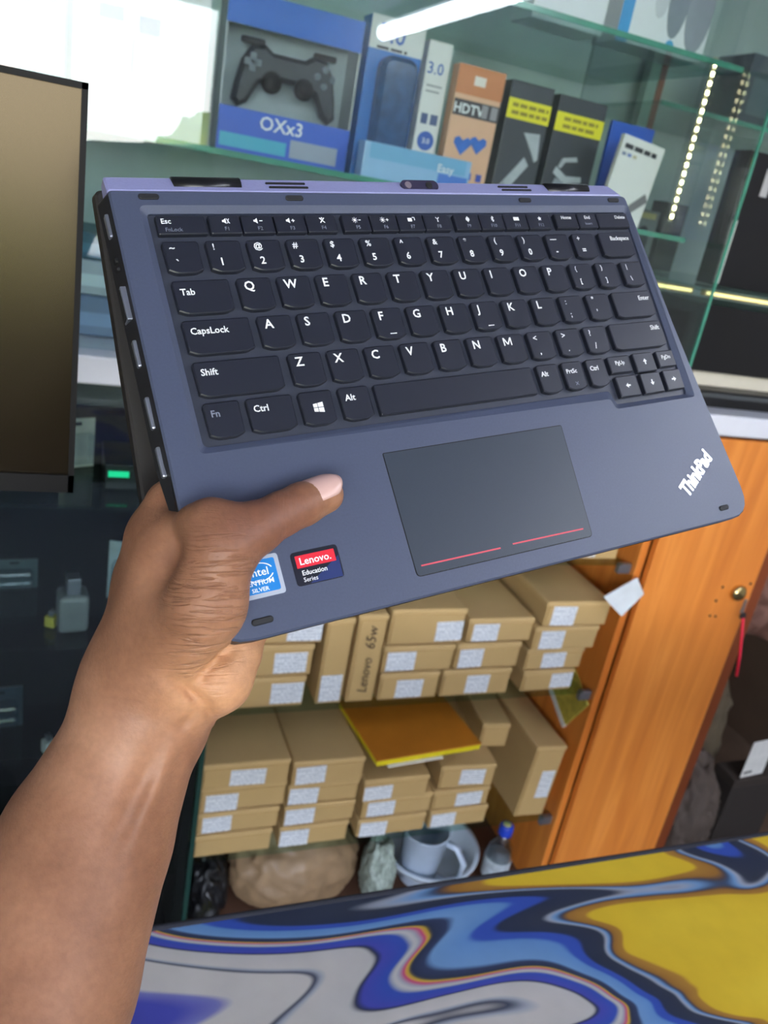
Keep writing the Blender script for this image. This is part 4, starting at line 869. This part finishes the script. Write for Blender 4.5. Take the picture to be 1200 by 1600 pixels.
MB().lathe([(.016, 0), (.016, .0008)], 24).build('round_badge', BLU, t, loc=(0, -.0004, .078), rot=(PI / 2, 0, 0)); front_text(t, '3.0', .012, WT, 0, .074, y=-.0020, align='CENTER')
# HDTV adapter
t = pbox('product_box', 'peach HDTV adapter box with two blue connector pictures', 'box', .624, .716, ZS, 1.826, 1.48, .03, (226, 176, 142))
panel(t, 0, 1, .78, 1, (206, 128, 76)); panel(t, .36, .60, .86, .93, (235, 225, 215), 'hang_hole'); panel(t, .02, 1, .615, .74, (64, 58, 62)); front_text(t, 'HDTV', .022, WT, -.044, .134, y=-.0014, bold=.02); panel(t, .62, .75, .63, .73, (150, 146, 150)); panel(t, .82, .96, .63, .73, (150, 146, 150))
heart = lambda s: [(0, -s), (s, .1 * s), (s * .95, .6 * s), (s * .5, .8 * s), (0, .45 * s), (-s * .5, .8 * s), (-s * .95, .6 * s), (-s, .1 * s)]
for x, z, s in ((-.014, .083, .017), (.017, .088, .016)):
    MB().prism([(x + a, z + b) for a, b in heart(s)], [(0, None), (.0014, None)]).build('connector_picture', mat('conn_blue', (36, 104, 196), .4, var=.2, scale=50), t, rot=(PI / 2, 0, 0))
for x in (.005, .028): panel(t, .5 + x / .101, .5 + (x + .011) / .101, .13, .19, (50, 80, 180))
panel(t, 0, .95, 0, .10, (66, 116, 206)); front_text(t, 'Easy', .016, WT, -.03, .006, y=-.0030)
t = pbox('product_box', 'pale blue flat box lying in front of the cable packages', 'box', .46, .66, ZS, 1.672, 1.43, .04, (150, 190, 226), rough=.2); panel(t, .05, .95, .55, .98, (110, 170, 210)); panel(t, .7, .98, .1, .5, (70, 120, 206))
front_text(t, 'Easy', .018, WT, .035, .030, y=-.0030)
# black adapter boxes with yellow bands
def blackbox(x0, x1, z1, label, art, rz):
    t = pbox('product_box', label, 'box', x0, x1, ZS, z1, 1.48, .035, (58, 62, 68), rz)
    panel(t, .0, 1, .70, .86, (240, 226, 36), 'yellow_band'); OL = mat('print_olive', (150, 134, 30), .5)
    print_rows(t, -.036, .040, t['h'] * .795, .006, OL, 2, .0125, int(x0 * 100), y=.0014)
    GA = mat('print_grey', (176, 180, 184), .4, var=.15)
    for i, pl in enumerate(art): MB().prism(pl, [(0, None), (.0012 + .0006 * i, None)]).build('device_picture', GA if i != 1 else mat('print_grey2', (140, 146, 152), .4), t, rot=(PI / 2, 0, 0))
    MB().lathe([(.005, 0), (.005, .001)], 14).build('yellow_dot', mat('print_240_226_36', (240, 226, 36), .4), t, loc=(-.012, -.0002, .012), rot=(PI / 2, 0, 0)); return t
blackbox(.730, .820, 1.822, 'black adapter box with yellow band beside the HDTV box', [[(-.038, .02), (-.026, .006), (.022, .072), (.010, .085)], [(-.028, .030), (-.016, .018), (-.012, .024), (-.024, .038)], [(-.002, .125), (.032, .080), (.038, .085), (.032, .128)]], .03)
blackbox(.832, .938, 1.818, 'black adapter box with yellow band and grey hub picture next to the blue card', [[(-.034, .07), (-.006, .055), (.032, .062), (.03, .072), (-.004, .068), (-.03, .082)], [(-.03, .05), (.03, .035), (.034, .045), (-.026, .062)], [(-.026, .082), (-.02, .098), (.01, .104), (.014, .096), (-.012, .092), (-.02, .08)]], .03)
t = pbox('product_box', 'bright blue hanging card behind the white pen box', 'card', .968, 1.068, ZS, 1.80, 1.50, .01, (24, 88, 196)); panel(t, .42, .6, .78, .86, (40, 50, 80), 'hang_hole')
t = pbox('product_box', 'white box with grey stick picture leaning right above the laptop corner', 'box', .920, 1.018, 1.622, 1.766, 1.40, .012, (232, 230, 226), rz=.12)
t.rotation_euler = (0, .10, .05)
print_rows(t, -.042, .040, .122, .008, DK, seed=6, y=.0012)

for i, c in enumerate(((120, 130, 160), (110, 130, 190), (190, 180, 150))): panel(t, .06 + .13 * i, .15 + .13 * i, .76, .80, c)
MB().prism([(.000, .022), (.010, .012), (.048, .048), (.038, .06)], [(0, None), (.0016, None)]).build('stick_picture', mat('print_grey3', (120, 118, 120), .3), t, rot=(PI / 2, 0, 0))
# upper shelf
ZU = 1.913
t = pbox('product_box', 'white box with grey oval pictures and cyan side on the upper glass shelf', 'box', .885, 1.075, ZU, 2.16, 1.43, .08, (232, 233, 236)); panel(t, -.002, .12, 0, 1, (30, 150, 214), 'cyan_side')
for cx, rx, rz_, col, z in ((-.018, .016, .05, (206, 208, 212), .10), (.018, .022, .075, (130, 138, 146), .10), (.066, .028, .075, (146, 152, 160), .085)):
    MB().prism([(cx + rx * math.cos(2 * PI * k / 20), z + rz_ * math.sin(2 * PI * k / 20)) for k in range(20)], [(0, None), (.0014, None)]).build('oval_picture', mat('oval_%d' % col[0], col, .4), t, rot=(PI / 2, 0, 0))
MB().lathe([(.009, 0), (.009, .0014)], 16).build('round_badge', mat('badge_cyan', (60, 160, 210), .4), t, loc=(.018, -.0002, .014), rot=(PI / 2, 0, 0))
t = pbox('product_box', 'plain white box left of the cyan sided box on the upper glass shelf', 'box', .72, .862, ZU, 2.14, 1.44, .08, (236, 236, 240)); panel(t, .1, .5, .2, .5, (210, 212, 220))
# below the main shelf
for i, (x0, x1, z0, z1, y, col, lb) in enumerate((
        (-.06, .16, 1.312, 1.372, 1.36, (110, 136, 170), 'flat grey blue box on the counter behind the left edge of the laptop'),
        (-.04, .18, 1.373, 1.425, 1.37, (186, 206, 214), 'flat pale box stacked second on the counter left of the laptop'),
        (-.06, .14, 1.426, 1.465, 1.37, (70, 116, 132), 'flat teal box topmost in the stack left of the laptop'),
        (.955, 1.075, 1.312, 1.47, 1.50, (60, 66, 70), 'dark grey box inside the showcase below the light channel'),
        (.99, 1.10, 1.53, 1.612, 1.68, (96, 104, 104), 'grey box deep inside the showcase at laptop corner height'))):
    t = pbox('product_box', lb, 'box', x0, x1, z0, z1, y, .16, col); panel(t, .1, .6, .25, .6, tuple(min(255, int(c * 1.2)) for c in col))
bl = [o for o in COL.objects if o.get('label') == 'grey box deep inside the showcase at laptop corner height'][0]
bl.location.z = 1.312
# right of the showcase
sh = MB().box((1.135, YF + .06, 1.527), (2.1, 1.9, 1.535)).build('glass_shelf', SHELF); tag(sh, 'glass shelf right of the showcase carrying the tall black box', 'shelf')
t = pbox('product_box', 'tall black product box at the right edge on the glass shelf', 'box', 1.262, 1.52, 1.536, 1.80, 1.44, .05, (16, 16, 18)); panel(t, .02, .07, .02, .5, (216, 216, 210), 'white_spine'); panel(t, .2, .27, .7, .9, (190, 190, 190))
t = pbox('product_box', 'wide black box on the counter under the right glass shelf', 'box', 1.165, 1.62, 1.375, 1.505, 1.32, .2, (12, 12, 13)); panel(t, .55, .9, .45, .5, (150, 150, 146))
t = pbox('product_box', 'long white box lying flat under the wide black box at the right edge', 'box', 1.19, 1.60, 1.345, 1.373, 1.33, .2, (214, 208, 190)); 
t = pbox('tray', 'black tray on the counter at the right edge under the white box', 'tray', 1.13, 1.72, 1.3105, 1.344, 1.29, .3, (14, 14, 15)); panel(t, .02, .98, .6, .85, (70, 74, 76))
t = pbox('product_box', 'grey pack with a black mouse picture deep behind the corner glass', 'box', 1.205, 1.30, 1.536, 1.665, 1.72, .05, (120, 128, 130))
MB().prism([(.012 + .018 * math.cos(2 * PI * k / 18), .06 + .034 * math.sin(2 * PI * k / 18)) for k in range(18)], [(0, None), (.0016, None)]).build('mouse_picture', DK, t, rot=(PI / 2, 0, 0)); panel(t, .1, .9, .85, .95, (196, 186, 130))
t = pbox('product_box', 'narrow dark box beside the grey mouse pack behind the corner glass', 'box', 1.315, 1.375, 1.536, 1.69, 1.72, .06, (34, 42, 46)); panel(t, .15, .85, .7, .85, (80, 92, 96))
sh = MB().box((1.135, 1.60, 1.862), (2.1, 1.97, 1.870)).build('glass_shelf', SHELF); tag(sh, 'high glass shelf right of the showcase with dark boxes', 'shelf'); MB().box((1.135, 1.598, 1.8615), (2.1, 1.6005, 1.8705)).build('shelf_edge', GE, sh)
t = pbox('product_box', 'dark slate box on the high right glass shelf at the top edge', 'box', 1.40, 1.58, 1.871, 2.02, 1.68, .12, (52, 66, 72)); panel(t, .1, .5, .2, .7, (74, 96, 100))
t = pbox('product_box', 'pale green box on the high right glass shelf at the top right corner', 'box', 1.62, 1.80, 1.871, 2.10, 1.66, .12, (120, 150, 146)); panel(t, .1, .3, .0, 1, (190, 210, 204))
pp = thing('shelf_post', 'slim upright post with brown edge behind the corner glass', 'post', (1.345, 1.93, 1.312))
MB().box((-.03, 0, 0), (.0, .03, 1.0)).build('post_core', mat('post_pale', (150, 180, 164), .4), pp, bevel=.002); MB().box((.0, -.002, 0), (.018, .03, 1.0)).build('post_edge', mat('post_brown', (150, 88, 58), .5), pp, bevel=.002)
for o in COL.objects:
    for k_ in ('w', 'h', 'k'):
        if k_ in o: del o[k_]
# sunlit shrubs across the street, seen mirrored in the showcase glass
LEAF = mat('leaves', (150, 158, 74), 0.7, var=.35, scale=9)
for i, (x, y, w, h) in enumerate(((-4.3, -7.2, 2.4, 1.2), (-1.3, -7.8, 2.4, 1.05), (1.6, -7.2, 2.2, 2.0), (4.6, -7.6, 2.6, 1.5))):
    crumple('shrub', (w, 1.6, h), (x, y, -.06), LEAF, 40 + i, ['broad shrub across the street, leftmost in the mirrored view', 'lower shrub across the street in the middle of the mirrored view', 'tall shrub across the street behind the shop front', 'rightmost shrub across the street'][i], 'shrub', .35)
